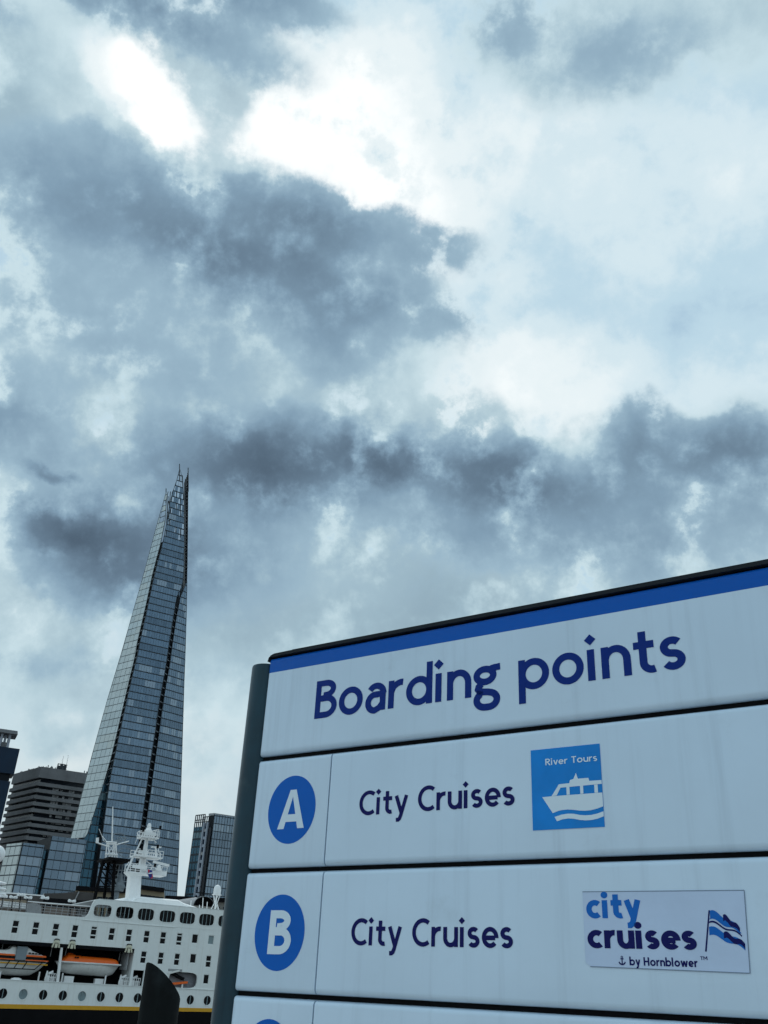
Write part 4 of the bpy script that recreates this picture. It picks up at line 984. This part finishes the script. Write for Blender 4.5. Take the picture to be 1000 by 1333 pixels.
def boat_hull(prof_top, prof_bot, d0, wid, seed=0):
    """prof_top / prof_bot: outline points (s,z) of gunwale and keel"""
    mb = MB(ST); rings_ = []
    n = 11
    ts = [i / n for i in range(n + 1)]
    xs = [prof_top[0][0] + (prof_top[-1][0] - prof_top[0][0]) * t for t in ts]
    zt_ = np.interp(xs, [p[0] for p in prof_top], [p[1] for p in prof_top]); zb_ = np.interp(xs, [p[0] for p in prof_bot], [p[1] for p in prof_bot])
    for x, z1, z0, t in zip(xs, zt_, zb_, ts):
        w = wid * max(.06, (1 - abs(2 * t - 1) ** 3.2)) / 2; dc = d0 + wid / 2; hh = z1 - z0
        rings_.append([(x, dc - w, z1), (x, dc - w * .97, z1 - hh * .25), (x, dc - w * .86, z1 - hh * .6), (x, dc - w * .5, z1 - hh * .92), (x, dc, z0), (x, dc + w * .5, z1 - hh * .92), (x, dc + w * .86, z1 - hh * .6), (x, dc + w * .97, z1 - hh * .25), (x, dc + w, z1)])
    return mb.loft(rings_)
DB = .5
lbt = sl_(120, 1270, DB)
lb_loc = ship_base + SH * lbt[0] * KS + SN * 2.0 + np.array([0, 0, ST(lbt)[2]])
ship_T = ST
def boat_thing(name, label, s_mid, zbase):
    loc = ship_base + SH * (s_mid * KS) + np.array([0, 0, ST((0, 0, zbase))[2]])
    th = thing(name, label, 'lifeboat' if name == 'lifeboat' else 'tender', loc, rz_ship)
    z00 = ship_T((0, 0, zbase))[2]
    def T(p):
        q = ship_T(p); return (q[0] - s_mid * KS, q[1], q[2] - z00)
    return th, T
lb, TB = boat_thing('lifeboat', 'orange-topped white lifeboat hanging in the ship recess', -4.6, 2.0)
old_ST = ST
ST = TB
gt = [(-8.02, 3.17), (-7.0, 3.17), (-4.5, 3.17), (-1.2, 3.2)]; kb = [(-8.02, 3.05), (-7.9, 2.5), (-7.4, 2.22), (-6.5, 2.06), (-4.5, 2.0), (-2.4, 1.98), (-1.95, 2.05), (-1.6, 2.5), (-1.2, 3.1)]
boat_hull(gt, kb, DB, 3.4).build('hull', 'boatwhite', lb, smooth=True)
MB(ST).box(-7.9, -1.35, DB + .05, DB + 3.35, 3.12, 3.24).build('gunwale', 'boatwhite', lb)
def canopy(pts, d0, wid, m, name, parent, shrink=.8):
    rings_ = []
    for x, z1, wf in pts:
        w = wid * wf / 2; dc = d0 + wid / 2; z0 = 3.22 if parent is lb else TZ
        hh = z1 - z0
        rings_.append([(x, dc - w, z0), (x, dc - w * .96, z0 + hh * .5), (x, dc - w * shrink, z0 + hh * .85), (x, dc - w * .4, z1), (x, dc + w * .4, z1), (x, dc + w * shrink, z0 + hh * .85), (x, dc + w * .96, z0 + hh * .5), (x, dc + w, z0)])
    return MB(ST).loft(rings_).build(name, m, parent, smooth=True)
canopy([(-7.75, 3.26, .6), (-7.55, 3.45, .8), (-7.2, 3.78, .92), (-7.0, 3.95, .95), (-6.35, 3.93, .95), (-6.2, 3.86, .95), (-5.2, 3.83, .96), (-3.0, 3.80, .96), (-2.1, 3.77, .95), (-1.75, 3.66, .9), (-1.55, 3.45, .75), (-1.45, 3.26, .55)], DB + .1, 3.2, 'orange', 'canopy', lb)
canopy([(-7.05, 3.9, .40), (-6.9, 4.10, .42), (-6.55, 4.12, .42), (-6.35, 3.9, .40)], DB + .6, 2.2, 'orange', 'conning_hatch', lb)
MB(ST).box(-6.92, -6.5, DB + .75, DB + 2.4, 4.05, 4.16).build('hatch_window', 'dark', lb)
for s in (-6.45, -6.2): MB(ST).box(s, s + .18, DB + .05, DB + .16, 3.58, 3.72).build('window', 'dark', lb)
for k in range(12): MB(ST).tube((-7.6 + k * .5, DB - .06, 3.10 - .04 * (k % 2)), (-7.1 + k * .5, DB - .06, 3.10 - .04 * ((k + 1) % 2)), .03, n=5).build('grab_rope', 'shipgrey', lb)
ST = old_ST
tn, TB = boat_thing('tender_boat', 'white tender with orange and yellow bands and black fender frame', -12.5, 1.6)
ST = TB; TZ = 3.05
gt = [(-17.5, 3.06), (-14, 3.03), (-12, 3.04), (-8.95, 3.1)]; kb = [(-17.5, 2.2), (-16.5, 1.7), (-14, 1.62), (-11.5, 1.62), (-10.6, 1.68), (-10.1, 1.85), (-9.5, 2.4), (-8.95, 3.0)]
boat_hull(gt, kb, DB, 3.6).build('hull', 'boatwhite', tn, smooth=True)
MB(ST).box(-17.2, -9.15, DB - .07, DB + .02, 2.70, 2.82).build('yellow_band', 'yellow', tn)
mb = MB(ST)
canopy([(-17.2, 3.5, .9), (-14.0, 3.5, .94), (-11.0, 3.5, .92), (-9.8, 3.48, .8), (-9.35, 3.40, .55), (-9.2, 3.1, .4)], DB + .1, 3.3, 'shipglass', 'cabin_glazing', tn, .96)
TZ = 3.46
canopy([(-17.2, 3.95, .95), (-13.6, 4.0, .97), (-13.2, 4.12, .97), (-13.0, 4.40, .95), (-12.6, 4.42, .95), (-12.5, 4.0, .95), (-11.5, 4.0, .95), (-11.4, 4.42, .94), (-11.1, 4.25, .92), (-10.9, 4.05, .92), (-10.2, 3.85, .86), (-9.6, 3.62, .7), (-9.35, 3.5, .5)], DB + .05, 3.3, 'boatwhite', 'cabin_roof', tn, .9)
for (x0, x1) in ((-17.2, -12.65), (-11.55, -9.45)):
    MB(ST).box(x0, x1, DB - .02, DB + .05, 3.44, 3.60).build('orange_band', 'orange', tn)
for (x0, x1) in ((-17.2, -12.6), (-11.5, -9.15)): MB(ST).box(x0, x1, DB - .02, DB + .05, 3.07, 3.17).build('orange_band', 'orange', tn)
MB(ST).box(-12.55, -11.5, DB - .1, DB + .12, 3.1, 4.35).build('side_door', 'belfast', tn)
for k in range(4): MB(ST).box(-11.3 + k * .33, -11.05 + k * .33, DB + .02, DB + .06, 3.70 - .01 * k, 3.84 - .01 * k).build('window', 'dark', tn)
for (z, x0, x1) in ((2.98, -17, -9.05), (2.28, -17, -10.35)): MB(ST).obox((x0, DB - .12, z), (x1, DB - .12, z), .1, .09).build('fender_bar', 'iron', tn)
for x in (-16.4, -15.4, -14.4, -13.3, -12.4, -11.55): MB(ST).obox((x + .25, DB - .12, 2.98), (x - .1, DB - .12, 2.28), .08, .09, (0, 1, 0)).build('fender_strap', 'iron', tn)
MB(ST).obox((-10.0 + .25, DB - .12, 2.98), (-10.4, DB - .12, 2.28), .08, .09, (0, 1, 0)).build('fender_strap', 'iron', tn)
ST = old_ST
# falls that carry the boats
for s in (-8.75, -7.2, -1.3, -13.8): MB(ST).tube((s, 2.2, ZA - .05), (s, 2.2, 3.6), .05, n=5).build('boat_fall', 'shipgrey', cs)
for (s, w) in ((-7.3, .12), (-2.7, .12), (-9.7, .12), (-13.6, .14)): MB(ST).box(s - w / 2, s + w / 2, 1.0, 1.3, ZP, 2.1).build('boat_cradle', 'mastwhite', cs)
MB(ST).box(-7.0, -6.0, 1.4, 2.2, ZP, 1.85).build('deck_locker', 'mastwhite', cs); MB(ST).box(-3.7, -2.8, 1.4, 2.2, ZP, 1.75).build('deck_locker', 'mastwhite', cs)
def winch(s, m='mastwhite'):
    mb = MB(ST); rr = random.Random(int(s * 10))
    mb.lathe((s - .25, .8, ZP), [(.28, 0), (.30, .35), (.2, .6)], 10)
    for k in range(5): mb.tube((s - .4 + k * .22, .5, ZP), (s - .35 + k * .22, .5, ZP + .75), .035, n=5)
    for z in (.4, .75): mb.tube((s - .45, .5, ZP + z), (s + .55, .5, ZP + z), .035, n=5)
    mb.box(s + .1, s + .45, .7, 1.1, ZP, ZP + .5); mb.tube((s - .35, .7, ZP + .7), (s + .2, .7, ZP + .95), .12, n=7); mb.tube((s - .55, .4, ZP + .1), (s - .45, .4, ZP + 1.0), .08, n=6)
    return mb.build('davit_winch', m, cs, kind='stuff')
winch(-8.6); winch(-.75); winch(.5)
MB(ST).box(-.12, .02, .05, .2, ZP, 2.9).build('recess_post', 'mastwhite', cs)
mb = MB(ST); c = (-12.0, .6, ZP); mb.lathe(c, [(.6, 0), (.5, .14), (.2, .22)], 14); mb.build('life_raft', 'mastwhite', cs, smooth=True)
# rescue boat and crane arm in the small side opening
MB(ST).box(3.9, 7.7, .95, 1.1, ZP, ZM).build('opening_back', 'lavender', cs)
MB(ST).obox((4.2, .55, 1.58), (6.45, .55, 1.86), .35, .22).build('rescue_boat', 'orange', cs)
MB(ST).tube((5.9, .55, ZP), (5.9, .55, 1.7), .10, n=6).build('rescue_boat_stand', 'boatwhite', cs)
MB(ST).obox((4.4, .5, 2.7), (6.0, .7, 2.15), .3, .3).build('crane_arm', 'dark', cs)
MB(ST).box(3.88, 5.5, -.02, .05, 2.86, 3.1).build('hatch_cover', 'shipgrey', cs)
MB(ST).obox((3.9, -.04, 2.62), (5.2, -.04, 2.98), .06, .18).build('hatch_arm', 'boatwhite', cs)

# ------------------------------------------------------------------ steel pile in the river
pc = at_dist(206.5, 1320, 16.5); PR = .30
pile = thing('mooring_pile', 'dark stained steel tube pile with a slanting cut top', 'pile', (pc[0], pc[1], WATER))
zt0 = at_dist(206, 1278.5, 16.5)[2] - WATER
n = 40; mb = MB(); ringb, ringt, ringi, ringd = [], [], [], []
va_ = math.atan2(pc[0], pc[1])
for i in range(n):
    a = 2 * math.pi * i / n; x, y = PR * math.cos(a), PR * math.sin(a)
    xr, yr = x * math.cos(va_) + -y * math.sin(va_), 0
    # right-hand and away axes as seen from the quay
    rx = x * math.cos(-va_) - y * math.sin(-va_); ry = x * math.sin(-va_) + y * math.cos(-va_)
    rx = x * math.cos(va_) - y * math.sin(va_); ry = x * math.sin(va_) + y * math.cos(va_)
    z = zt0 - .78 * rx - .42 * ry
    ringb.append((x, y, -2.0)); ringt.append((x, y, z)); ringi.append((x * .94, y * .94, z - .012)); ringd.append((x * .94, y * .94, z - 1.2))
v = ringb + ringt + ringi + ringd
f = [(k * n + i, k * n + (i + 1) % n, (k + 1) * n + (i + 1) % n, (k + 1) * n + i) for k in range(3) for i in range(n)] + [tuple(range(3 * n, 4 * n))]
mb.add(v, f); mb.build('tube', 'pile', pile, smooth=True)
mb = MB(); mb.lathe((0, 0, zt0 - 1.02), [(PR + .002, 0), (PR + .006, .01), (PR + .006, .03), (PR + .002, .04)], 32); mb.build('weld_seam', 'pile', pile)
# ------------------------------------------------------------------ the boarding sign
TH_SIGN = -.957427; KG = 1.25
hs = np.array([math.sin(TH_SIGN), math.cos(TH_SIGN), 0])
O_SIGN = EYE + (at_dist(320, 1134, 1.75) - EYE) * KG
sg_base = np.array([O_SIGN[0], O_SIGN[1], 0.0])
sign = thing('boarding_sign', 'pale enamel pier sign on a dark post reading Boarding points', 'sign', sg_base, math.atan2(-hs[1], -hs[0]))
def GT(p): return (p[0] * KG, p[1], 1.6 + (p[2] - 1.6) * KG)
def rpanel(x0, x1, z0, z1, name, m, parent, yf=0.0, thick=.022, b=.011, sides='lrtb'):
    """panel with rolled edges on the named sides (metres for depth, survey units for outline)"""
    k = 5; rings_ = []; bb = b / KG
    for i in range(k + 1):
        a = math.pi / 2 * i / k; ins = bb * (1 - math.cos(a)) ; y = yf + b * (1 - math.sin(a))
        l = x0 + (ins if 'l' in sides else 0); r = x1 - (ins if 'r' in sides else 0); t = z1 - (ins if 't' in sides else 0); d = z0 + (ins if 'b' in sides else 0)
        c = .006 * .6 if i >= 0 else 0
        cl = c if 'l' in sides else 0; cr = c if 'r' in sides else 0
        ct = c if 't' in sides else 0; cb_ = c if 'b' in sides else 0
        def corner(cx, cz, sx, sz, rx, rz):
            out_ = []
            for q in range(4):
                th_ = math.pi / 2 * q / 3; out_.append((cx - sx * rx * (1 - math.cos(th_)), cz - sz * rz * (1 - math.sin(th_))))
            return out_
        both = lambda p, q: min(p, q) if p and q else 0
        pts = corner(r, t, 1, 1, both(cr, ct), both(cr, ct)) + corner(l, t, -1, 1, both(cl, ct), both(cl, ct))[::-1] + corner(l, d, -1, -1, both(cl, cb_), both(cl, cb_)) + corner(r, d, 1, -1, both(cr, cb_), both(cr, cb_))[::-1]
        rings_.append([(x, y, z) for x, z in pts])
    back = [(x, yf + thick, z) for x, _, z in rings_[0]]
    return MB(GT).loft([back] + rings_).build(name, m, parent, smooth=True)
XR = 1.26
sides_l = 'ltb'
panels = {}
panels['head'] = rpanel(0.0, XR, 1.9835, 2.1440, 'header_panel', 'enamel', sign, sides='lrb')
rpanel(0.0, XR, 2.1442, 2.1745, 'header_band', 'band', sign, sides='lrt')
ROWS = [(1.7870, 1.9755), (1.5955, 1.7800), (1.4040, 1.5885), (1.2125, 1.3970)]
cells = []
for (z0, z1) in ROWS:
    cells.append((rpanel(0.0, .1714, z0, z1, 'letter_panel', 'enamel', sign, sides='ltb'), rpanel(.1742, XR, z0, z1, 'name_panel', 'enamel', sign, sides='rtb')))
MB(GT).box(.004, XR - .004, .014, .055, 1.2165, 2.176).build('backing_board', 'gasket', sign)
MB(GT).box(.060, XR + .002, -.004, .062, 2.1760, 2.1830).build('top_trim', 'trim', sign)
MB(GT).prism([(-.001, 2.168), (.0015, 2.1755), (.006, 2.1795), (.014, 2.1822), (.0585, 2.1828), (.0585, 2.1760), (.004, 2.1758), (.001, 2.168)], -.003, .062).build('trim_end', 'trim', sign)
def post(cx, cy, r, ztop, name='post'):
    zz = (ztop - 1.6) * KG + 1.6
    mb = MB(lambda p: (p[0] + cx * KG, p[1] + cy, p[2])); mb.lathe((0, 0, 0), [(r, 0), (r, zz - .004), (r * .97, zz), (r * .5, zz + .0015), (.001, zz + .002)], 48)
    return mb.build(name, 'post', sign, smooth=True)
post(-.0240, .030, .0365, 2.166); post(XR + .0245, .030, .0390, 2.166)
for x, y in ((-.0245, .03), (XR + .0245, .03)):
    mb = MB(lambda p: (p[0] + x * KG, p[1] + y, p[2])); mb.lathe((0, 0, 0), [(.09, 0), (.09, .012), (.06, .018), (.042, .02)], 32); mb.build('base_flange', 'post', sign, smooth=True)
MB(GT).box(-.004, .0, .012, .05, 1.22, 2.165).build('edge_gasket', 'gasket', sign)
for x in (-.0125,):
    for z in (2.075, 1.68): MB(GT).box(-.012, .006, .022, .045, z - .012, z + .012).build('bracket', 'trim', sign)

# ---- lettering drawn as strokes
def arc(cx, cz, rx, rz, a0, a1, n=None):
    n = n or max(6, int(abs(a1 - a0) / 9))
    return [(cx + rx * math.cos(rad(a0 + (a1 - a0) * i / n)), cz + rz * math.sin(rad(a0 + (a1 - a0) * i / n))) for i in range(n + 1)]
def glyph(ch, w, diamond=True):
    h = w / 2; X = .70; A = 1.04; S = []          # list of (polyline, closed)
    def add(p, closed=False): S.append((p, closed))
    W = .6
    if ch == 'o': W = .70; add(arc(.35, X / 2, .35 - h, X / 2 - h + .012, 0, 360, 44)[:-1], True)
    elif ch == 'e':
        W = .64; add(arc(.33, X / 2, .33 - h, X / 2 - h + .012, -4, 318, 40)); add([(h * 1.2, X / 2 - .015), (.66 - h * 1.6, X / 2 - .015)])
    elif ch in 'np' or ch in 'bhd' or ch == 'a' or ch == 'u' or ch == 'r' or ch == 'm':
        if ch == 'n': W = .59; add([(h, 0), (h, X)]); add(arc(.31, X - h - .24, .31 - h, .255, 168, 0, 18)[:-1] + [(.62 - h, X - h - .26), (.62 - h, 0)])
        if ch == 'u': W = .60; add([(.62 - h, X), (.62 - h, 0)]); add([(h, X), (h, h + .24)] + arc(.31, h + .24, .31 - h, .255, 180, 350, 18)[1:])
        if ch == 'r': W = .41; add([(h, 0), (h, X)]); add(arc(.36, X - h - .28, .36 - h, .295, 170, 82, 12))
        if ch == 'p': W = .70; add([(h, -.31), (h, X)]); add(arc(.36, X / 2, .35 - h, X / 2 - h + .012, 0, 360, 44)[:-1], True)
        if ch == 'b': W = .70; add([(h, 0), (h, A)]); add(arc(.36, X / 2, .35 - h, X / 2 - h + .012, 0, 360, 44)[:-1], True)
        if ch == 'd': W = .70; add([(.70 - h, 0), (.70 - h, A)]); add(arc(.35, X / 2, .35 - h, X / 2 - h + .012, 0, 360, 44)[:-1], True)
        if ch == 'h': W = .59; add([(h, 0), (h, A)]); add(arc(.31, X - h - .24, .31 - h, .255, 168, 0, 18)[:-1] + [(.62 - h, 0)])
        if ch == 'a':
            W = .56; add(arc(.30, X - h - .20, .28 - h * .9, .212, 148, 0, 16)[:-1] + [(.57 - h, X - h - .22), (.57 - h, 0)])
            add([(.57 - h, X * .585), (.30, X * .585)] + arc(.27, X * .30, .27 - h, X * .285, 95, 270, 20) + [(.40, h * .85), (.57 - h, h + .10)])
    elif ch == 's':
        W = .49; qv = (X - 2 * h + .02) / 4; c = .245; r = .245 - h
        add(arc(c, X - h - qv + .01, r * .97, qv, 38, 250, 22) + arc(c, h + qv - .01, r, qv, 70, -148, 22))
    elif ch == 't': W = .46; add([(.20, X + .22), (.20, h + .15)] + arc(.20 + .17, h + .155, .17, .165, 180, 290, 12)[1:]); add([(.01, X - h), (.43, X - h)])
    elif ch == 'i':
        W = w + .06; add([(h, 0), (h, X)])
        r = w * .80
        if diamond: add([('poly', [(h - r, X + .225), (h, X + .225 - r), (h + r, X + .225), (h, X + .225 + r)])])
        else: add([('poly', arc(h, X + .20, w * .62, w * .62, 0, 360, 18)[:-1])])
    elif ch == 'l': W = w + .05; add([(h, 0), (h, A)])
    elif ch == 'g':
        W = .63; add(arc(.285, X - .225, .285 - h, .225 - h * .9, 0, 360, 36)[:-1], True); add([(.42, X - h * 1.0), (.52, X - h * .8), (.66, X - h * .7)])
        add([(.20, X - .42), (.13, X - .48), (.115, X - .535), (.15, X - .585), (.24, X - .61), (.36, X - .625)] + arc(.37, -.105, .25 - h * .6, .17, 80, -90, 16) + arc(.29, -.105, .29 - h, .17, 270, 135, 14) + [(.17, X - .58)])
    elif ch == 'y': W = .60; add([(h * .95, X), (.325, .02)]); add([(.62 - h * .9, X), (.30, -.12), (.255, -.22), (.20, -.265), (.09, -.27)])
    elif ch == 'v': W = .56; add([(h * .9, X), (.29, 0)]); add([(.58 - h * .9, X), (.29, 0)])
    elif ch == 'w':
        W = .86; add([(h * .9, X), (.25, 0)]); add([(.25, 0), (.44, X * .95)]); add([(.44, X * .95), (.63, 0)]); add([(.63, 0), (.88 - h * .9, X)])
    elif ch == 'c': W = .56; add(arc(.34, X / 2, .34 - h, X / 2 - h + .012, 50, 310, 34))
    elif ch == 'C': W = .74; add(arc(.47, .5, .47 - h, .5 - h + .01, 52, 308, 40))
    elif ch == 'B':
        W = .64; add([(h, 0), (h, 1)]); add([(h, 1 - h), (.30, 1 - h)] + arc(.31, .76, .27 - h * .7, .24 - h, 90, -90, 18) + [(.30, .52), (h, .52)])
        add([(h, .515), (.32, .515)] + arc(.33, .26 + h * .5, .33 - h, .26 - h * .5, 90, -90, 18) + [(.32, h), (h, h)])
    elif ch == 'R':
        W = .64; add([(h, 0), (h, 1)]); add([(h, 1 - h), (.30, 1 - h)] + arc(.31, .73, .30 - h, .27 - h, 90, -90, 18) + [(h, .46)]); add([(.28, .46), (.62 - h * .4, 0)])
    elif ch == 'T': W = .62; add([(.31, 0), (.31, 1)]); add([(0, 1 - h), (.62, 1 - h)])
    elif ch == 'A': W = .80; add([('poly', [(0, 0), (1.08 * w, 0), (.42 + .25 * w, 1), (.42 - .5 * w, 1)])]); add([('poly', [(.84 - 1.08 * w, 0), (.84, 0), (.42 + .5 * w, 1), (.42 - .25 * w, 1)])]); add([(.20, .27), (.64, .27)])
    elif ch == 'H': W = .74; add([(h, 0), (h, 1)]); add([(.72 - h, 0), (.72 - h, 1)]); add([(h, .5), (.72 - h, .5)])
    elif ch == 'M': W = .88; add([(h, 0), (h, 1)]); add([(.86 - h, 0), (.86 - h, 1)]); add([(h, 1), (.43, .35)]); add([(.86 - h, 1), (.43, .35)])
    elif ch == ' ': W = .30
    return W, S
def lay(text, x0, x1, z0, cap, w, name, m, parent, y=-.0006, diamond=True, space=.07):
    """fit text between x0 and x1 (survey units) with baseline z0 and capital height cap"""
    if space is None:        # even spacing at the letters' own width
        space = ((x1 - x0) / (cap * 1.06) - sum(glyph(c, w)[0] for c in text)) / (len(text) - 1)
    W = 0; items = []
    for ch in text:
        gw, S = glyph(ch, w, diamond); items.append((W, S)); W += gw + space
    W -= space; sx = (x1 - x0) / W; mb = MB(GT); k = 0
    for off, S in items:
        for poly, closed in S:
            yk = y - .00004 * (k % 6); k += 1
            if isinstance(poly[0][0], str):
                pp = poly[0][1]; mb.add([(x0 + (off + a) * sx, yk, z0 + b * cap) for a, b in pp], [tuple(range(len(pp)))]); continue
            n = len(poly); L, Rr = [], []
            for i in range(n):
                p = poly[i]; a = poly[i - 1] if (i > 0 or closed) else None; c = poly[(i + 1) % n] if (i < n - 1 or closed) else None
                def unit(p, q): d = math.hypot(q[0] - p[0], q[1] - p[1]) or 1e-9; return ((q[0] - p[0]) / d, (q[1] - p[1]) / d)
                t0 = unit(a, p) if a else unit(p, c); t1 = unit(p, c) if c else t0
                tx, tz = t0[0] + t1[0], t0[1] + t1[1]; d = math.hypot(tx, tz) or 1e-9; tx, tz = tx / d, tz / d
                mi = 1 / max(.5, tx * t1[0] + tz * t1[1]); nx, nz = -tz * w / 2 * mi, tx * w / 2 * mi
                L.append((x0 + (off + p[0] + nx) * sx, yk, z0 + (p[1] + nz) * cap)); Rr.append((x0 + (off + p[0] - nx) * sx, yk, z0 + (p[1] - nz) * cap))
            m_ = n if closed else n - 1
            mb.add(L + Rr, [(i, (i + 1) % n, n + (i + 1) % n, n + i) for i in range(m_)])
    return mb.build(name, m, parent, kind='stuff', fix=False)
def flat(poly, y, name, m, parent, holes=None): return MB(GT).add([(a, y, b) for a, b in poly], [tuple(range(len(poly)))]).build(name, m, parent, fix=False)
hd = panels['head']
lay('Boarding points', .1262, .8085, 2.0400, .0710, .160, 'lettering', 'navy', hd, space=None)
lay('City Cruises', .2390, .5285, 1.8640, .0395, .160, 'lettering', 'indigo', cells[0][1], space=None)
lay('City Cruises', .2375, .5215, 1.6675, .0385, .160, 'lettering', 'indigo', cells[1][1], space=None)
for ci, (cx, cz, ch) in enumerate(((.0920, 1.8830, 'A'), (.0895, 1.6850, 'B'), (.0860, 1.4995, None), (.084, 1.305, None))):
    rd = flat(arc(cx, cz, .0535, .0582, 0, 360, 64)[:-1], -.0004, 'roundel', 'roundel', cells[ci][0])
    if ch == 'A': lay('A', cx - .0285, cx + .0285, cz - .033, .0665, .19, 'letter', 'pale', cells[ci][0], y=-.0008)
    if ch == 'B': lay('B', cx - .022, cx + .025, cz - .0335, .067, .185, 'letter', 'pale', cells[ci][0], y=-.0008)
# ---- river tours sticker
def sticker(x0, x1, z0, z1, name, m, label):
    s_ = MB(GT).box(x0, x1, -.0010, -.0003, z0, z1).build(name, m, sign); s_['label'] = label; return s_
s1 = sticker(.5575, .6690, 1.8255, 1.9433, 'sticker', 'stick_blue', 'square blue River Tours sticker with a white boat')
lay('River Tours', .5815, .6640, 1.9185, .0098, .15, 'lettering', 'pale', s1, y=-.0014, diamond=False, space=.1)
BX = .6688
flat([(.5745, 1.8722), (.5904, 1.8485), (.6000, 1.8512), (.6060, 1.8520), (.6148, 1.8522), (.6240, 1.8511), (.6330, 1.8496), (.6413, 1.8489), (.6500, 1.8492), (.6590, 1.8508), (BX, 1.8535), (BX, 1.8728), (.5895, 1.8726)], -.0014, 'boat_hull_print', 'pale', s1)
flat([(.5895, 1.8726), (.5979, 1.8733), (.6044, 1.8840), (BX, 1.8850), (BX, 1.8904), (.6499, 1.8906), (.6488, 1.8950), (.6325, 1.8950), (.6297, 1.9036), (.6255, 1.8953), (.6199, 1.8940), (.6187, 1.8896), (.6020, 1.8891)], -.0014, 'boat_roof_print', 'pale', s1)
for (a, b) in ((.6137, .6186), (.6352, .6400), (.6571, .6624)): flat([(a, 1.8731), (b, 1.8731), (b, 1.8846), (a, 1.8846)], -.0015, 'boat_pillar_print', 'pale', s1)
flat([(.5931, 1.8429), (.5967, 1.8366), (.6050, 1.8388), (.6142, 1.8397), (.6230, 1.8388), (.6320, 1.8366), (.6405, 1.8356), (.6500, 1.8356), (.6590, 1.8370), (BX, 1.8398), (BX, 1.8466), (.6590, 1.8440), (.6500, 1.8426), (.6409, 1.8426), (.6320, 1.8437), (.6230, 1.8458), (.6145, 1.8464), (.6040, 1.8455)], -.0014, 'wave_print', 'pale', s1)
# ---- cruise line sticker
s2 = MB(GT); pp = [(.6305, 1.7403), (.8494, 1.7393), (.8440, 1.6449), (.8425, 1.6446), (.6365, 1.6470), (.6300, 1.6520)]
s2.prism(pp, -.0010, -.0003); s2 = s2.build('sticker', 'stick_pale', sign, label='wide pale city cruises sticker with a striped flag')
edge_ = MB(GT)
for a, b in zip(pp[:4], pp[1:5]): edge_.obox((a[0], -.0011, a[1]), (b[0], -.0011, b[1]), .0004, .0010)
edge_.build('sticker_edge', 'edge', s2, kind='stuff')
lay('city', .6350, .7115, 1.7065, .0325, .215, 'lettering', 'stick_mid', s2, y=-.0014, diamond=False, space=.06)
lay('cruises', .6345, .7825, 1.6695, .0315, .215, 'lettering', 'indigo', s2, y=-.0014, diamond=False, space=.06)
lay('by Hornblower', .6915, .7810, 1.6497, .0100, .19, 'lettering', 'indigo', s2, y=-.0014, diamond=False, space=.08)
lay('TM', .7850, .7940, 1.6580, .0042, .16, 'lettering', 'indigo', s2, y=-.0014)
an = MB(GT); ax, az_ = .6815, 1.6550
an.add([(ax - .0007, -.0014, az_ - .0045), (ax + .0007, -.0014, az_ - .0045), (ax + .0007, -.0014, az_ + .003), (ax - .0007, -.0014, az_ + .003)], [(0, 1, 2, 3)])
an.add([(ax - .0024, -.00145, az_ + .0016), (ax + .0024, -.00145, az_ + .0016), (ax + .0024, -.00145, az_ + .0026), (ax - .0024, -.00145, az_ + .0026)], [(0, 1, 2, 3)])
A0, A1 = arc(ax, az_ - .0010, .0050, .0044, 190, 350, 14), arc(ax, az_ - .0006, .0036, .0030, 190, 350, 14)
an.add([(a, -.0015, b) for a, b in A0 + A1], [(i, i + 1, 15 + i + 1, 15 + i) for i in range(14)])
A0, A1 = arc(ax, az_ + .0042, .0016, .0016, 0, 360, 14), arc(ax, az_ + .0042, .0008, .0008, 0, 360, 14)
an.add([(a, -.0015, b) for a, b in A0 + A1], [(i, i + 1, 15 + i + 1, 15 + i) for i in range(14)])
an.build('anchor_print', 'indigo', s2, kind='stuff', fix=False)
flat([(.8018, 1.7160), (.8036, 1.7160), (.7940, 1.6678), (.7918, 1.6678)], -.0014, 'flag_pole_print', 'indigo', s2)
def wavy(p0, p1, th, y, m):
    n = 16; up, dn_ = [], []
    for i in range(n + 1):
        t = i / n; x = p0[0] + (p1[0] - p0[0]) * t; z = p0[1] + (p1[1] - p0[1]) * (t ** 1.35) + .0018 * math.sin(t * 9.5); hh = th * (1 - .25 * t)
        up.append((x, z)); dn_.append((x - .0006, z - hh))
    return flat(up + dn_[::-1], y, 'flag_stripe_print', m, s2)
wavy((.8034, 1.7155), (.8385, 1.6955), .0095, -.00145, 'stick_mid'); wavy((.8014, 1.7030), (.8400, 1.6870), .0022, -.0015, 'indigo'); wavy((.8002, 1.6965), (.8425, 1.6775), .0100, -.00145, 'stick_mid')
wavy((.8195, 1.7105), (.8385, 1.6955), .0075, -.0016, 'indigo'); wavy((.8180, 1.6905), (.8425, 1.6775), .0075, -.0016, 'indigo')
wavy((.8022, 1.7065), (.8395, 1.6898), .0012, -.0016, 'stick_mid')
